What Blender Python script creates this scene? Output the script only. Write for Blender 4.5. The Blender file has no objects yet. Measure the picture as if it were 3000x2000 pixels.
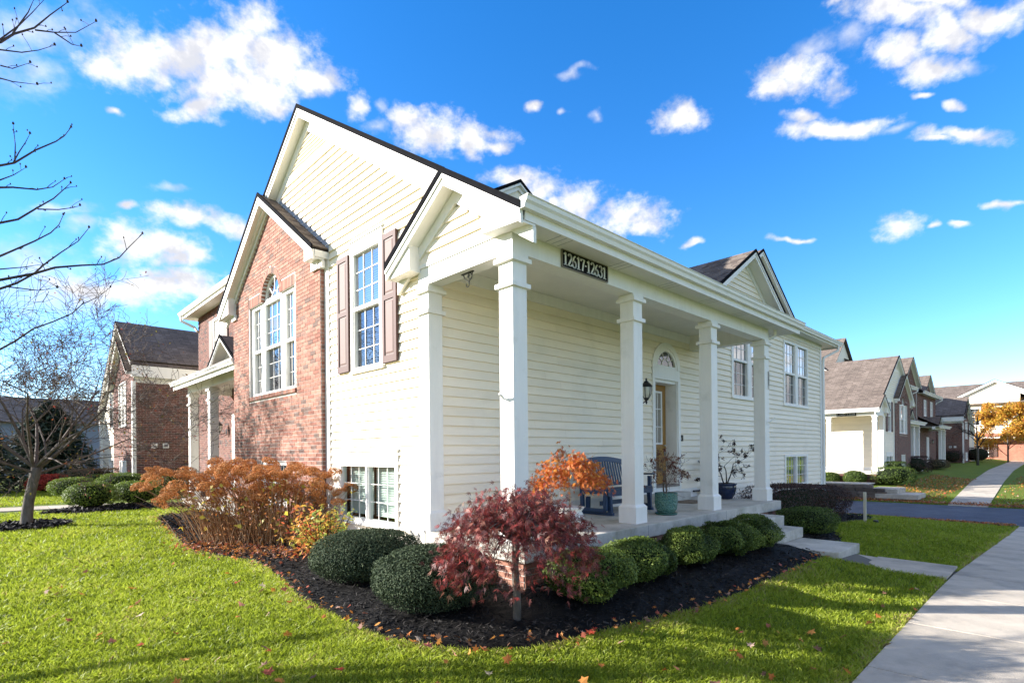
import bpy, bmesh, math, random
import numpy as np
from mathutils import Vector, Matrix
rng = np.random.default_rng(7); random.seed(7)
SC = bpy.context.scene; COL = SC.collection
# ------------------------------------------------------------------ camera
EYE = 1.72; YAW = math.radians(45.86); ROLL = math.radians(-0.5568)
_f = Vector((math.cos(YAW), math.sin(YAW), 0)); _r = Vector((math.sin(YAW), -math.cos(YAW), 0)); _u = Vector((0, 0, 1))
_r2 = _r*math.cos(ROLL)+_u*math.sin(ROLL); _u2 = _u*math.cos(ROLL)-_r*math.sin(ROLL)
cd = bpy.data.cameras.new('camera'); cam = bpy.data.objects.new('camera', cd); COL.objects.link(cam)
cam.matrix_world = Matrix(((_r2.x, _u2.x, -_f.x, 0), (_r2.y, _u2.y, -_f.y, 0), (_r2.z, _u2.z, -_f.z, EYE), (0, 0, 0, 1)))
cd.sensor_width = 36; cd.sensor_fit = 'HORIZONTAL'; cd.lens = 36*1586.1/3000; cd.shift_y = 0.10843
cd.clip_start = 0.05; cd.clip_end = 3000; SC.camera = cam
# ------------------------------------------------------------------ light
SUN_TRAVEL = Vector((0.67, -0.74, -0.35)).normalized(); SUN_EL = math.asin(-SUN_TRAVEL.z)
sd = bpy.data.lights.new('sun', 'SUN'); sd.energy = 3.5; sd.angle = math.radians(0.53); sd.color = (1.0, 0.955, 0.89)
so = bpy.data.objects.new('sun', sd); COL.objects.link(so); so.location = (-20, 20, 15)
so.rotation_euler = SUN_TRAVEL.to_track_quat('-Z', 'Y').to_euler()
W = bpy.data.worlds.new('World'); SC.world = W; W.use_nodes = True
CLOUDS = [(0.254,0.775,0.578,2.204,-0.217,-0.473,0.0439,0.0241,1),(0.23,0.804,0.548,2.169,-0.231,-0.433,0.0651,0.0357,1),(0.29,0.78,0.554,2.171,-0.192,-0.485,0.0633,0.0348,1),(0.337,0.767,0.546,2.156,-0.161,-0.52,0.047,0.0187,1),(0.192,0.823,0.534,2.155,-0.254,-0.394,0.0575,0.0259,1),(0.151,0.838,0.524,2.147,-0.28,-0.356,0.0523,0.022,1),(0.114,0.857,0.502,2.123,-0.299,-0.312,0.0334,0.0191,1),(0.245,0.822,0.514,2.125,-0.216,-0.422,0.0588,0.0279,1),(0.223,0.843,0.49,2.097,-0.225,-0.388,0.0413,0.0134,1),(0.285,0.8,0.528,2.139,-0.193,-0.464,0.0637,0.0231,1),(0.053,0.854,0.517,2.153,-0.347,-0.281,0.0734,0.0246,0.55),(0.05,0.879,0.474,2.095,-0.332,-0.243,0.0348,0.0219,0.6),(0.015,0.876,0.483,2.113,-0.361,-0.227,0.0368,0.0493,0.45),(0.129,0.876,0.465,2.075,-0.277,-0.296,0.0118,0.0058,0.8),(0.406,0.748,0.525,2.128,-0.117,-0.57,0.0141,0.0167,0.8),(0.432,0.735,0.522,2.124,-0.101,-0.593,0.013,0.0102,0.6),(0.609,0.577,0.545,2.147,0.026,-0.795,0.0148,0.009,1),(0.638,0.51,0.578,2.188,0.066,-0.85,0.0246,0.0053,0.5),(0.687,0.504,0.524,2.124,0.082,-0.887,0.012,0.0074,0.7),(0.648,0.54,0.536,2.138,0.055,-0.841,0.0094,0.0051,0.7),(0.471,0.718,0.513,2.111,-0.077,-0.627,0.0321,0.0209,1),(0.511,0.694,0.507,2.104,-0.052,-0.666,0.0612,0.0248,1),(0.567,0.653,0.503,2.098,-0.017,-0.725,0.0498,0.0216,1),(0.595,0.633,0.495,2.089,0.001,-0.755,0.0237,0.0109,0.9),(0.434,0.749,0.5,2.097,-0.1,-0.584,0.0185,0.0093,0.7),(0.632,0.63,0.451,2.039,0.014,-0.779,0.0537,0.016,1),(0.663,0.606,0.439,2.025,0.032,-0.815,0.0346,0.022,1),(0.707,0.573,0.414,1.998,0.053,-0.866,0.0448,0.0277,1),(0.766,0.51,0.392,1.975,0.086,-0.947,0.0567,0.0225,1),(0.789,0.491,0.369,1.95,0.093,-0.977,0.0283,0.0134,0.9),(0.83,0.435,0.349,1.93,0.116,-1.045,0.0164,0.006,0.8),(0.684,0.6,0.414,1.998,0.038,-0.833,0.0364,0.0199,0.8),(0.764,0.408,0.499,2.1,0.145,-0.996,0.0371,0.0204,1),(0.813,0.258,0.522,2.139,0.24,-1.113,0.0487,0.0238,1),(0.808,0.283,0.516,2.129,0.223,-1.097,0.0285,0.0133,1),(0.809,0.23,0.54,2.164,0.26,-1.122,0.024,0.0169,0.75),(0.82,0.194,0.538,2.166,0.284,-1.151,0.023,0.0114,0.65),(0.824,0.152,0.546,2.183,0.315,-1.174,0.053,0.0171,1),(0.851,0.1,0.515,2.15,0.346,-1.236,0.0406,0.016,1),(0.856,0.052,0.514,2.157,0.38,-1.268,0.0501,0.0142,1),(0.825,0.126,0.551,2.193,0.335,-1.188,0.0648,0.0103,1),(0.799,0.189,0.571,2.21,0.292,-1.128,0.035,0.0068,1),(0.844,0.151,0.515,2.142,0.31,-1.2,0.0253,0.0117,0.85),(0.865,0.119,0.487,2.11,0.324,-1.246,0.0421,0.018,0.85),(0.876,0.082,0.475,2.1,0.346,-1.282,0.0244,0.0096,0.6),(0.855,0.241,0.459,2.062,0.239,-1.17,0.0499,0.0127,1),(0.839,0.259,0.479,2.086,0.233,-1.142,0.0292,0.0084,0.9),(0.871,0.202,0.447,2.052,0.259,-1.21,0.0382,0.0104,1),(0.888,0.165,0.43,2.034,0.275,-1.252,0.0172,0.0056,0.7),(0.876,0.137,0.462,2.077,0.304,-1.252,0.0126,0.0052,0.9),(0.894,0.105,0.436,2.047,0.314,-1.295,0.013,0.0047,0.8),(0.911,0.099,0.401,2.004,0.303,-1.326,0.0439,0.0079,1),(0.907,0.123,0.403,2.005,0.289,-1.304,0.0216,0.005,0.9),(0.934,0.167,0.314,1.899,0.221,-1.319,0.0269,0.0137,1),(0.945,0.132,0.299,1.883,0.229,-1.359,0.0088,0.005,0.8),(0.949,0.104,0.296,1.881,0.24,-1.385,0.0113,0.006,0.9),(0.948,0.062,0.312,1.9,0.272,-1.414,0.0167,0.0057,0.85),(0.896,0.3,0.327,1.909,0.168,-1.189,0.0231,0.005,0.8),(0.221,0.907,0.359,1.944,-0.184,-0.311,0.054,0.0142,0.95),(0.268,0.895,0.356,1.94,-0.161,-0.353,0.0252,0.016,0.8),(0.146,0.924,0.352,1.94,-0.217,-0.24,0.0129,0.0056,0.8),(0.069,0.943,0.326,1.913,-0.241,-0.158,0.0393,0.0107,0.7),(0.182,0.932,0.313,1.894,-0.181,-0.253,0.0573,0.0251,0.9),(0.146,0.94,0.309,1.891,-0.195,-0.218,0.0338,0.0244,0.9),(0.22,0.927,0.305,1.885,-0.161,-0.285,0.0298,0.016,0.8),(0.198,0.934,0.296,1.875,-0.165,-0.261,0.0391,0.0135,0.8),(0.179,0.95,0.257,1.834,-0.152,-0.227,0.0875,0.026,1),(0.118,0.962,0.247,1.824,-0.168,-0.165,0.0603,0.0273,0.9),(0.222,0.939,0.261,1.837,-0.139,-0.27,0.0463,0.0242,0.95),(0.053,0.963,0.263,1.843,-0.206,-0.111,0.0678,0.0303,0.65),(0.066,0.972,0.227,1.803,-0.173,-0.109,0.0929,0.0344,0.7),(0.193,0.903,0.385,1.975,-0.209,-0.299,0.0246,0.0062,0.5),(0.097,0.944,0.314,1.898,-0.22,-0.176,0.0193,0.0083,0.6)]
def build_world():
    nt = W.node_tree; N = nt.nodes; L = nt.links; N.clear()
    out = N.new('ShaderNodeOutputWorld'); bg = N.new('ShaderNodeBackground'); L.new(bg.outputs[0], out.inputs[0])
    bg.inputs[1].default_value = 0.092
    sky = N.new('ShaderNodeTexSky'); sky.sky_type = 'NISHITA'; sky.sun_disc = False
    sky.sun_elevation = SUN_EL; sky.sun_rotation = math.atan2(-SUN_TRAVEL.x, -SUN_TRAVEL.y)
    sky.altitude = 200; sky.air_density = 1.0; sky.dust_density = 0.1; sky.ozone_density = 3.5
    hs = N.new('ShaderNodeHueSaturation'); hs.inputs['Saturation'].default_value = 1.3; hs.inputs['Value'].default_value = 1.0
    tint = N.new('ShaderNodeMix'); tint.data_type = 'RGBA'; tint.blend_type = 'MULTIPLY'; tint.inputs[0].default_value = 1; tint.inputs[7].default_value = (1.0, .93, .98, 1); L.new(sky.outputs[0], tint.inputs[6])
    L.new(tint.outputs[2], hs.inputs['Color'])
    tc = N.new('ShaderNodeTexCoord'); sx = N.new('ShaderNodeSeparateXYZ'); L.new(tc.outputs['Generated'], sx.inputs[0])
    def M(op, a, b=None, c=None):
        m = N.new('ShaderNodeMath'); m.operation = op
        for i, q in enumerate((a, b, c)):
            if q is None: continue
            if isinstance(q, (int, float)): m.inputs[i].default_value = q
            else: L.new(q, m.inputs[i])
        return m.outputs[0]
    # billowed distortion of the direction
    def noise(scale, det, rough, off=0.0):
        mp = N.new('ShaderNodeMapping'); mp.inputs['Location'].default_value = (off, off*1.7, off*.6); mp.inputs['Scale'].default_value = (1, 1, 1.35)
        L.new(tc.outputs['Generated'], mp.inputs[0])
        n = N.new('ShaderNodeTexNoise'); n.inputs['Scale'].default_value = scale; n.inputs['Detail'].default_value = det; n.inputs['Roughness'].default_value = rough
        L.new(mp.outputs[0], n.inputs['Vector']); return n
    nd = noise(9, 3, .55, 3.1)
    dsub = N.new('ShaderNodeVectorMath'); dsub.operation = 'MULTIPLY_ADD'; L.new(nd.outputs['Color'], dsub.inputs[0])
    dsub.inputs[1].default_value = (.075, .075, .075); dsub.inputs[2].default_value = (-.0375, -.0375, -.0375)
    pa = N.new('ShaderNodeVectorMath'); pa.operation = 'ADD'; L.new(tc.outputs['Generated'], pa.inputs[0]); L.new(dsub.outputs[0], pa.inputs[1])
    chains = {}
    for cx, cy, cz, ex, ey, ez, ra, re, w in CLOUDS:
        k = 1.0 if w > .78 else .62
        v = N.new('ShaderNodeMapping'); v.vector_type = 'TEXTURE'; L.new(pa.outputs[0], v.inputs[0])
        v.inputs['Location'].default_value = (cx, cy, cz); v.inputs['Rotation'].default_value = (ex, ey, ez); v.inputs['Scale'].default_value = (ra*1.1, re*1.1, .35)
        d = N.new('ShaderNodeVectorMath'); d.operation = 'LENGTH'; L.new(v.outputs[0], d.inputs[0])
        dd = d.outputs['Value']
        chains[k] = dd if k not in chains else M('SMOOTH_MIN', chains[k], dd, .12)
    n2 = noise(26, 6, .62, .7); n3 = noise(75, 4, .6, 5.2)
    fb = M('ADD', M('MULTIPLY', M('SUBTRACT', n2.outputs['Fac'], .5), 1.7), M('MULTIPLY', M('SUBTRACT', n3.outputs['Fac'], .5), .8))
    dens = None
    for k, ch in chains.items():
        f = M('ADD', M('SUBTRACT', 1.14, ch), fb)
        mr = N.new('ShaderNodeMapRange'); mr.interpolation_type = 'SMOOTHSTEP'; L.new(f, mr.inputs[0])
        mr.inputs[1].default_value = -.16; mr.inputs[2].default_value = 1.0 if k == 1 else 1.5; mr.inputs[4].default_value = 1.0 if k == 1 else .6
        dens = mr.outputs[0] if dens is None else M('MAXIMUM', dens, mr.outputs[0])
        if k == 1: fk = f
    # unseen cloud round the rest of the sky, cover raised to brighten the shade
    away = N.new('ShaderNodeMapRange'); away.interpolation_type = 'SMOOTHSTEP'; dt = N.new('ShaderNodeVectorMath'); dt.operation = 'DOT_PRODUCT'; L.new(tc.outputs['Generated'], dt.inputs[0]); dt.inputs[1].default_value = Vector((.66, .68, .32)).normalized()
    L.new(dt.outputs['Value'], away.inputs[0]); away.inputs[1].default_value = .72; away.inputs[2].default_value = .55
    nf = noise(3.2, 6, .58, 2.3); mf = N.new('ShaderNodeMapRange'); mf.interpolation_type = 'SMOOTHSTEP'; L.new(M('ADD', nf.outputs['Fac'], M('MULTIPLY', fb, .05)), mf.inputs[0]); mf.inputs[1].default_value = .455; mf.inputs[2].default_value = .55
    dens = M('MAXIMUM', dens, M('MULTIPLY', mf.outputs[0], away.outputs[0]))
    # cloud body: lit from the sun's side, soft grey-violet hollows
    def shifted(scale, det, rough, off):
        ad = N.new('ShaderNodeVectorMath'); ad.operation = 'ADD'; L.new(tc.outputs['Generated'], ad.inputs[0]); ad.inputs[1].default_value = off
        n = N.new('ShaderNodeTexNoise'); n.inputs['Scale'].default_value = scale; n.inputs['Detail'].default_value = det; n.inputs['Roughness'].default_value = rough; L.new(ad.outputs[0], n.inputs['Vector']); return n.outputs['Fac']
    tosun = -SUN_TRAVEL; na = shifted(20, 5, .55, (4, 4, 4)); nb = shifted(20, 5, .55, (4+tosun.x*.022, 4+tosun.y*.022, 4+tosun.z*.022+.012))
    sh = N.new('ShaderNodeMapRange'); sh.interpolation_type = 'SMOOTHSTEP'
    L.new(M('ADD', M('MULTIPLY', M('SUBTRACT', na, nb), 2.2), M('MULTIPLY', M('SUBTRACT', na, .5), 1.0)), sh.inputs[0]); sh.inputs[1].default_value = -.5; sh.inputs[2].default_value = .3
    cc = N.new('ShaderNodeMix'); cc.data_type = 'RGBA'; L.new(sh.outputs[0], cc.inputs[0])
    cc.inputs[6].default_value = (2.15, 2.2, 2.42, 1); cc.inputs[7].default_value = (3.35, 3.28, 3.2, 1)
    mx = N.new('ShaderNodeMix'); mx.data_type = 'RGBA'; L.new(dens, mx.inputs[0]); L.new(hs.outputs[0], mx.inputs[6]); L.new(cc.outputs[2], mx.inputs[7])
    L.new(mx.outputs[2], bg.inputs[0])
build_world()
W.cycles.sampling_method = 'MANUAL'; W.cycles.sample_map_resolution = 512
SC.render.engine = 'CYCLES'
vs = SC.view_settings; vs.view_transform = 'Standard'; vs.look = 'None'; vs.exposure = 2.02; vs.gamma = 1.0; vs.use_curve_mapping = False
# ------------------------------------------------------------------ helpers
def thing(name, label, cat, loc=(0, 0, 0), group=None):
    o = bpy.data.objects.new(name, None); COL.objects.link(o); o.location = loc; o.empty_display_size = .2
    o['label'] = label; o['category'] = cat
    if group: o['group'] = group
    return o
def tag(o, label=None, cat=None, group=None, kind=None):
    for k, q in (('label', label), ('category', cat), ('group', group), ('kind', kind)):
        if q: o[k] = q
    return o
def link(name, me, parent=None):
    o = bpy.data.objects.new(name, me); COL.objects.link(o)
    if parent is not None:
        o.parent = parent
        p = parent; t = Vector((0, 0, 0))
        while p is not None: t += p.location; p = p.parent
        o.location = -t
    return o
class MB:
    def __init__(s): s.v = []; s.f = []; s.sm = False
    def add(s, vs_, fs):
        b = len(s.v); s.v += [tuple(q) for q in vs_]; s.f += [tuple(b+i for i in q) for q in fs]; return s
    def box(s, x0, x1, y0, y1, z0, z1):
        return s.hexa([(x0, y0, z0), (x1, y0, z0), (x1, y1, z0), (x0, y1, z0), (x0, y0, z1), (x1, y0, z1), (x1, y1, z1), (x0, y1, z1)])
    def hexa(s, p):
        return s.add(p, [(0, 3, 2, 1), (4, 5, 6, 7), (0, 1, 5, 4), (1, 2, 6, 5), (2, 3, 7, 6), (3, 0, 4, 7)])
    def prism(s, poly, vec):
        n = len(poly); vec = Vector(vec); a = [Vector(q) for q in poly]
        return s.add(a+[q+vec for q in a], [tuple(range(n)), tuple(range(2*n-1, n-1, -1))]+[(i, n+i, n+(i+1) % n, (i+1) % n) for i in range(n)])
    def quad(s, *p): return s.add(p, [tuple(range(len(p)))])
    def tube(s, pts, rad, n=6):
        pts = [Vector(q) for q in pts]; m = len(pts)
        if not hasattr(rad, '__len__'): rad = [rad]*m
        rings = []; prev = None
        for i, p in enumerate(pts):
            t = (pts[min(i+1, m-1)]-pts[max(i-1, 0)])
            if t.length < 1e-9: t = Vector((0, 0, 1))
            t.normalize()
            a = prev if prev is not None else (Vector((1, 0, 0)) if abs(t.x) < .8 else Vector((0, 1, 0)))
            a = (a-t*a.dot(t))
            if a.length < 1e-6: a = t.orthogonal()
            a.normalize(); prev = a; b = t.cross(a)
            rings.append([p+(a*math.cos(2*math.pi*k/n)+b*math.sin(2*math.pi*k/n))*rad[i] for k in range(n)])
        vs_ = [q for r in rings for q in r]
        fs = [(i*n+k, i*n+(k+1) % n, (i+1)*n+(k+1) % n, (i+1)*n+k) for i in range(m-1) for k in range(n)]
        fs += [tuple(range(n-1, -1, -1)), tuple((m-1)*n+k for k in range(n))]
        return s.add(vs_, fs)
    def lathe(s, prof, c, n=24):
        m = len(prof); vs_ = [(c[0]+r*math.cos(2*math.pi*k/n), c[1]+r*math.sin(2*math.pi*k/n), c[2]+z) for r, z in prof for k in range(n)]
        return s.add(vs_, [(i*n+k, i*n+(k+1) % n, (i+1)*n+(k+1) % n, (i+1)*n+k) for i in range(m-1) for k in range(n)])
    def obj(s, name, mat, parent=None, smooth=False, bevel=0, recalc=True, seg=2):
        me = bpy.data.meshes.new(name); me.from_pydata(s.v, [], s.f)
        if recalc and len(s.f) < 60000:
            bm = bmesh.new(); bm.from_mesh(me); bmesh.ops.recalc_face_normals(bm, faces=bm.faces)
            if bevel:
                bmesh.ops.remove_doubles(bm, verts=bm.verts, dist=1e-5)
                es = [e for e in bm.edges if len(e.link_faces) == 2 and e.calc_face_angle(0) > .5]
                bmesh.ops.bevel(bm, geom=es, offset=bevel, segments=seg, affect='EDGES', profile=.6)
            bm.to_mesh(me); bm.free()
        me.materials.append(mat)
        if smooth: me.polygons.foreach_set('use_smooth', [True]*len(me.polygons))
        o = link(name, me, parent); s.o = o; return o
def fast_mesh(name, co, nside, mat, parent=None, rnd=None, smooth=False):
    """co: (N, nside, 3) array, N separate polygons of nside verts"""
    n = co.shape[0]; me = bpy.data.meshes.new(name)
    me.vertices.add(n*nside); me.vertices.foreach_set('co', co.reshape(-1).astype(np.float32))
    me.loops.add(n*nside); me.loops.foreach_set('vertex_index', np.arange(n*nside, dtype=np.int32))
    me.polygons.add(n); me.polygons.foreach_set('loop_start', np.arange(0, n*nside, nside, dtype=np.int32))
    if rnd is not None:
        at = me.attributes.new('rnd', 'FLOAT', 'FACE'); at.data.foreach_set('value', rnd.astype(np.float32))
    me.update(calc_edges=True); me.materials.append(mat)
    return link(name, me, parent)
# ------------------------------------------------------------------ materials
MATS = {}
def mat(name, col, rough=.6, var=.12, scale=6, bump=0, bscale=60, spec=.5, metal=0, col2=None, stretch=None, dirt=None, orand=0):
    m = bpy.data.materials.new(name); m.use_nodes = True; nt = m.node_tree; N = nt.nodes; L = nt.links
    b = N['Principled BSDF']; b.inputs['Roughness'].default_value = rough; b.inputs['Specular IOR Level'].default_value = spec; b.inputs['Metallic'].default_value = metal
    tc = N.new('ShaderNodeTexCoord'); vec = tc.outputs['Object']
    if stretch:
        mp = N.new('ShaderNodeMapping'); mp.inputs['Scale'].default_value = stretch; L.new(vec, mp.inputs[0]); vec = mp.outputs[0]
    n = N.new('ShaderNodeTexNoise'); n.inputs['Scale'].default_value = scale; n.inputs['Detail'].default_value = 6; n.inputs['Roughness'].default_value = .65; L.new(vec, n.inputs['Vector'])
    rp = N.new('ShaderNodeValToRGB'); c = Vector(col); c2 = Vector(col2) if col2 else c*(1+var)
    c1 = c*(1-var) if not col2 else c
    rp.color_ramp.elements[0].position = .3; rp.color_ramp.elements[1].position = .7
    rp.color_ramp.elements[0].color = (*c1, 1); rp.color_ramp.elements[1].color = (*[min(1, q) for q in c2], 1)
    L.new(n.outputs['Fac'], rp.inputs[0]); cur = rp.outputs[0]
    if dirt:                                                # (colour, scale, low, high)
        n2 = N.new('ShaderNodeTexNoise'); n2.inputs['Scale'].default_value = dirt[1]; n2.inputs['Detail'].default_value = 8; n2.inputs['Roughness'].default_value = .7; L.new(tc.outputs['Object'], n2.inputs['Vector'])
        mr = N.new('ShaderNodeMapRange'); L.new(n2.outputs['Fac'], mr.inputs[0]); mr.inputs[1].default_value = dirt[2]; mr.inputs[2].default_value = dirt[3]
        mx = N.new('ShaderNodeMix'); mx.data_type = 'RGBA'; L.new(mr.outputs[0], mx.inputs[0]); L.new(cur, mx.inputs[6]); mx.inputs[7].default_value = (*dirt[0], 1); cur = mx.outputs[2]
    if orand:
        oi = N.new('ShaderNodeObjectInfo'); mr2 = N.new('ShaderNodeMapRange'); L.new(oi.outputs['Random'], mr2.inputs[0]); mr2.inputs[3].default_value = 1-orand; mr2.inputs[4].default_value = 1+orand*.6
        vm = N.new('ShaderNodeVectorMath'); vm.operation = 'SCALE'; L.new(cur, vm.inputs[0]); L.new(mr2.outputs[0], vm.inputs['Scale']); cur = vm.outputs[0]
    L.new(cur, b.inputs['Base Color'])
    if bump:
        nb = N.new('ShaderNodeTexNoise'); nb.inputs['Scale'].default_value = bscale; nb.inputs['Detail'].default_value = 5; L.new(vec, nb.inputs['Vector'])
        bp = N.new('ShaderNodeBump'); bp.inputs['Strength'].default_value = bump; bp.inputs['Distance'].default_value = .02; L.new(nb.outputs['Fac'], bp.inputs['Height']); L.new(bp.outputs[0], b.inputs['Normal'])
    MATS[name] = m; return m
def ramp_mat(name, stops, rough=.7, trans=0, spec=.3, objrand=False, nscale=None, bump=0, namp=.25):
    """colour picked from a ramp by the per-face attribute 'rnd' (+ per-object random)"""
    m = bpy.data.materials.new(name); m.use_nodes = True; nt = m.node_tree; N = nt.nodes; L = nt.links
    b = N['Principled BSDF']; b.inputs['Roughness'].default_value = rough; b.inputs['Specular IOR Level'].default_value = spec
    at = N.new('ShaderNodeAttribute'); at.attribute_name = 'rnd'; fac = at.outputs['Fac']
    if objrand:
        oi = N.new('ShaderNodeObjectInfo'); a = N.new('ShaderNodeMath'); a.operation = 'ADD'; L.new(fac, a.inputs[0]); L.new(oi.outputs['Random'], a.inputs[1])
        fr = N.new('ShaderNodeMath'); fr.operation = 'FRACT'; L.new(a.outputs[0], fr.inputs[0]); fac = fr.outputs[0]
    if nscale:
        tc = N.new('ShaderNodeTexCoord'); n = N.new('ShaderNodeTexNoise'); n.inputs['Scale'].default_value = nscale; n.inputs['Detail'].default_value = 6; n.inputs['Roughness'].default_value = .7; L.new(tc.outputs['Object'], n.inputs['Vector'])
        a = N.new('ShaderNodeMath'); a.operation = 'MULTIPLY_ADD'; L.new(n.outputs['Fac'], a.inputs[0]); a.inputs[1].default_value = namp; a.inputs[2].default_value = -namp/2
        a2 = N.new('ShaderNodeMath'); a2.operation = 'ADD'; L.new(fac, a2.inputs[0]); L.new(a.outputs[0], a2.inputs[1]); fac = a2.outputs[0]
        if bump:
            bp = N.new('ShaderNodeBump'); bp.inputs['Strength'].default_value = bump; bp.inputs['Distance'].default_value = .01; L.new(n.outputs['Fac'], bp.inputs['Height']); L.new(bp.outputs[0], b.inputs['Normal'])
    rp = N.new('ShaderNodeValToRGB'); els = rp.color_ramp.elements
    while len(els) < len(stops): els.new(.5)
    for e, (p, c) in zip(els, stops): e.position = p; e.color = (*c, 1)
    L.new(fac, rp.inputs[0]); L.new(rp.outputs[0], b.inputs['Base Color'])
    if trans:
        t = N.new('ShaderNodeBsdfTranslucent'); L.new(rp.outputs[0], t.inputs[0])
        mx = N.new('ShaderNodeMixShader'); mx.inputs[0].default_value = trans; L.new(b.outputs[0], mx.inputs[1]); L.new(t.outputs[0], mx.inputs[2])
        L.new(mx.outputs[0], N['Material Output'].inputs['Surface'])
    MATS[name] = m; return m
def glass_mat(name, refl, tint=(1, 1, 1), wave=.03):
    m = bpy.data.materials.new(name); m.use_nodes = True; nt = m.node_tree; N = nt.nodes; L = nt.links; N.remove(N['Principled BSDF'])
    g = N.new('ShaderNodeBsdfGlossy'); g.inputs['Roughness'].default_value = .01; g.inputs['Color'].default_value = (.95, .97, 1, 1)
    t = N.new('ShaderNodeBsdfTransparent'); t.inputs['Color'].default_value = (*tint, 1)
    lw = N.new('ShaderNodeLayerWeight'); lw.inputs['Blend'].default_value = .5
    pw = N.new('ShaderNodeMath'); pw.operation = 'POWER'; L.new(lw.outputs['Facing'], pw.inputs[0]); pw.inputs[1].default_value = 3.0
    a = N.new('ShaderNodeMath'); a.operation = 'MULTIPLY_ADD'; L.new(pw.outputs[0], a.inputs[0]); a.inputs[1].default_value = .6; a.inputs[2].default_value = refl; a.use_clamp = True
    tc = N.new('ShaderNodeTexCoord'); n = N.new('ShaderNodeTexNoise'); n.inputs['Scale'].default_value = 2.2; L.new(tc.outputs['Object'], n.inputs['Vector'])
    bp = N.new('ShaderNodeBump'); bp.inputs['Strength'].default_value = wave; bp.inputs['Distance'].default_value = .05; L.new(n.outputs['Fac'], bp.inputs['Height']); L.new(bp.outputs[0], g.inputs['Normal'])
    mx = N.new('ShaderNodeMixShader'); L.new(a.outputs[0], mx.inputs[0]); L.new(t.outputs[0], mx.inputs[1]); L.new(g.outputs[0], mx.inputs[2])
    L.new(mx.outputs[0], N['Material Output'].inputs['Surface']); MATS[name] = m; return m
def shingle_mat(name, c1, c2):
    m = bpy.data.materials.new(name); m.use_nodes = True; nt = m.node_tree; N = nt.nodes; L = nt.links; b = N['Principled BSDF']; b.inputs['Roughness'].default_value = .9; b.inputs['Specular IOR Level'].default_value = .25
    tc = N.new('ShaderNodeTexCoord'); br = N.new('ShaderNodeTexBrick'); L.new(tc.outputs['UV'], br.inputs['Vector'])
    br.inputs['Scale'].default_value = 1; br.inputs['Brick Width'].default_value = .31; br.inputs['Row Height'].default_value = .14; br.inputs['Mortar Size'].default_value = .006
    br.inputs['Color1'].default_value = (*c1, 1); br.inputs['Color2'].default_value = (*c2, 1); br.inputs['Mortar'].default_value = (*[q*.45 for q in c1], 1); br.inputs['Bias'].default_value = 0; br.offset = .37; br.squash = .7
    n = N.new('ShaderNodeTexNoise'); n.inputs['Scale'].default_value = 90; n.inputs['Detail'].default_value = 3; L.new(tc.outputs['UV'], n.inputs['Vector'])
    n2 = N.new('ShaderNodeTexNoise'); n2.inputs['Scale'].default_value = 1.1; n2.inputs['Detail'].default_value = 5; L.new(tc.outputs['UV'], n2.inputs['Vector'])
    ad = N.new('ShaderNodeMath'); ad.operation = 'ADD'; L.new(n.outputs['Fac'], ad.inputs[0]); L.new(n2.outputs['Fac'], ad.inputs[1])
    mr = N.new('ShaderNodeMapRange'); L.new(ad.outputs[0], mr.inputs[0]); mr.inputs[1].default_value = .7; mr.inputs[2].default_value = 1.3; mr.inputs[3].default_value = .7; mr.inputs[4].default_value = 1.25
    mx = N.new('ShaderNodeMix'); mx.data_type = 'RGBA'; mx.blend_type = 'MULTIPLY'; mx.inputs[0].default_value = 1; L.new(br.outputs['Color'], mx.inputs[6])
    cb = N.new('ShaderNodeCombineColor'); [L.new(mr.outputs[0], cb.inputs[i]) for i in range(3)]; L.new(cb.outputs[0], mx.inputs[7]); L.new(mx.outputs[2], b.inputs['Base Color'])
    bp = N.new('ShaderNodeBump'); bp.inputs['Strength'].default_value = .6; bp.inputs['Distance'].default_value = .01; L.new(br.outputs['Fac'], bp.inputs['Height']); bp.invert = True; L.new(bp.outputs[0], b.inputs['Normal'])
    MATS[name] = m; return m
SIDING = mat('cream_siding', (.90, .80, .635), .55, .05, 1.6, .05, 40, .35, stretch=(1, 1, 6), dirt=((.70, .62, .48), .9, .55, .9), orand=.045)
TRIM = mat('white_trim', (.84, .81, .75), .5, .04, 3, .12, 30, .4, stretch=(4, 4, .6), dirt=((.58, .55, .48), 1.9, .56, .9))
SOFFIT = mat('white_soffit', (.82, .79, .73), .55, .05, 2, 0, dirt=((.6, .59, .55), 1.5, .6, 1))
CONC = mat('porch_concrete', (.54, .505, .44), .85, .1, 3, .2, 120, .3, dirt=((.25, .235, .18), 1.9, .45, .74))
WALKC = mat('walk_concrete', (.52, .45, .36), .9, .16, 2.5, .3, 110, .2, dirt=((.27, .245, .21), 1.3, .48, .75), orand=.09)
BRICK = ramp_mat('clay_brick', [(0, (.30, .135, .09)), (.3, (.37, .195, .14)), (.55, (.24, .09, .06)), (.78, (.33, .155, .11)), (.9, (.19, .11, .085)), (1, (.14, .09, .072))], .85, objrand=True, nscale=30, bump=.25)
BRICK_SHADE = ramp_mat('shaded_brick', [(0, (.17, .07, .05)), (.3, (.21, .10, .075)), (.55, (.13, .045, .035)), (.78, (.18, .085, .06)), (.9, (.10, .06, .05)), (1, (.07, .05, .045))], .85, objrand=True, nscale=30, bump=.25)  # clay_brick tones darkened, shade painted into the colour of the farther units
MORTAR = mat('mortar', (.62, .57, .52), .95, .1, 30, .3, 200, .2)
SHINGLE = shingle_mat('roof_shingle', (.135, .105, .086), (.215, .17, .14))
SHINGLE_P = ramp_mat('shingle_piece', [(0, (.085, .066, .056)), (.5, (.145, .115, .095)), (1, (.20, .165, .135))], .9, objrand=True, nscale=60, bump=.4)
EDGE = mat('dark_roof_edge', (.009, .009, .011), .95, .2, 8, spec=.04)
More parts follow.
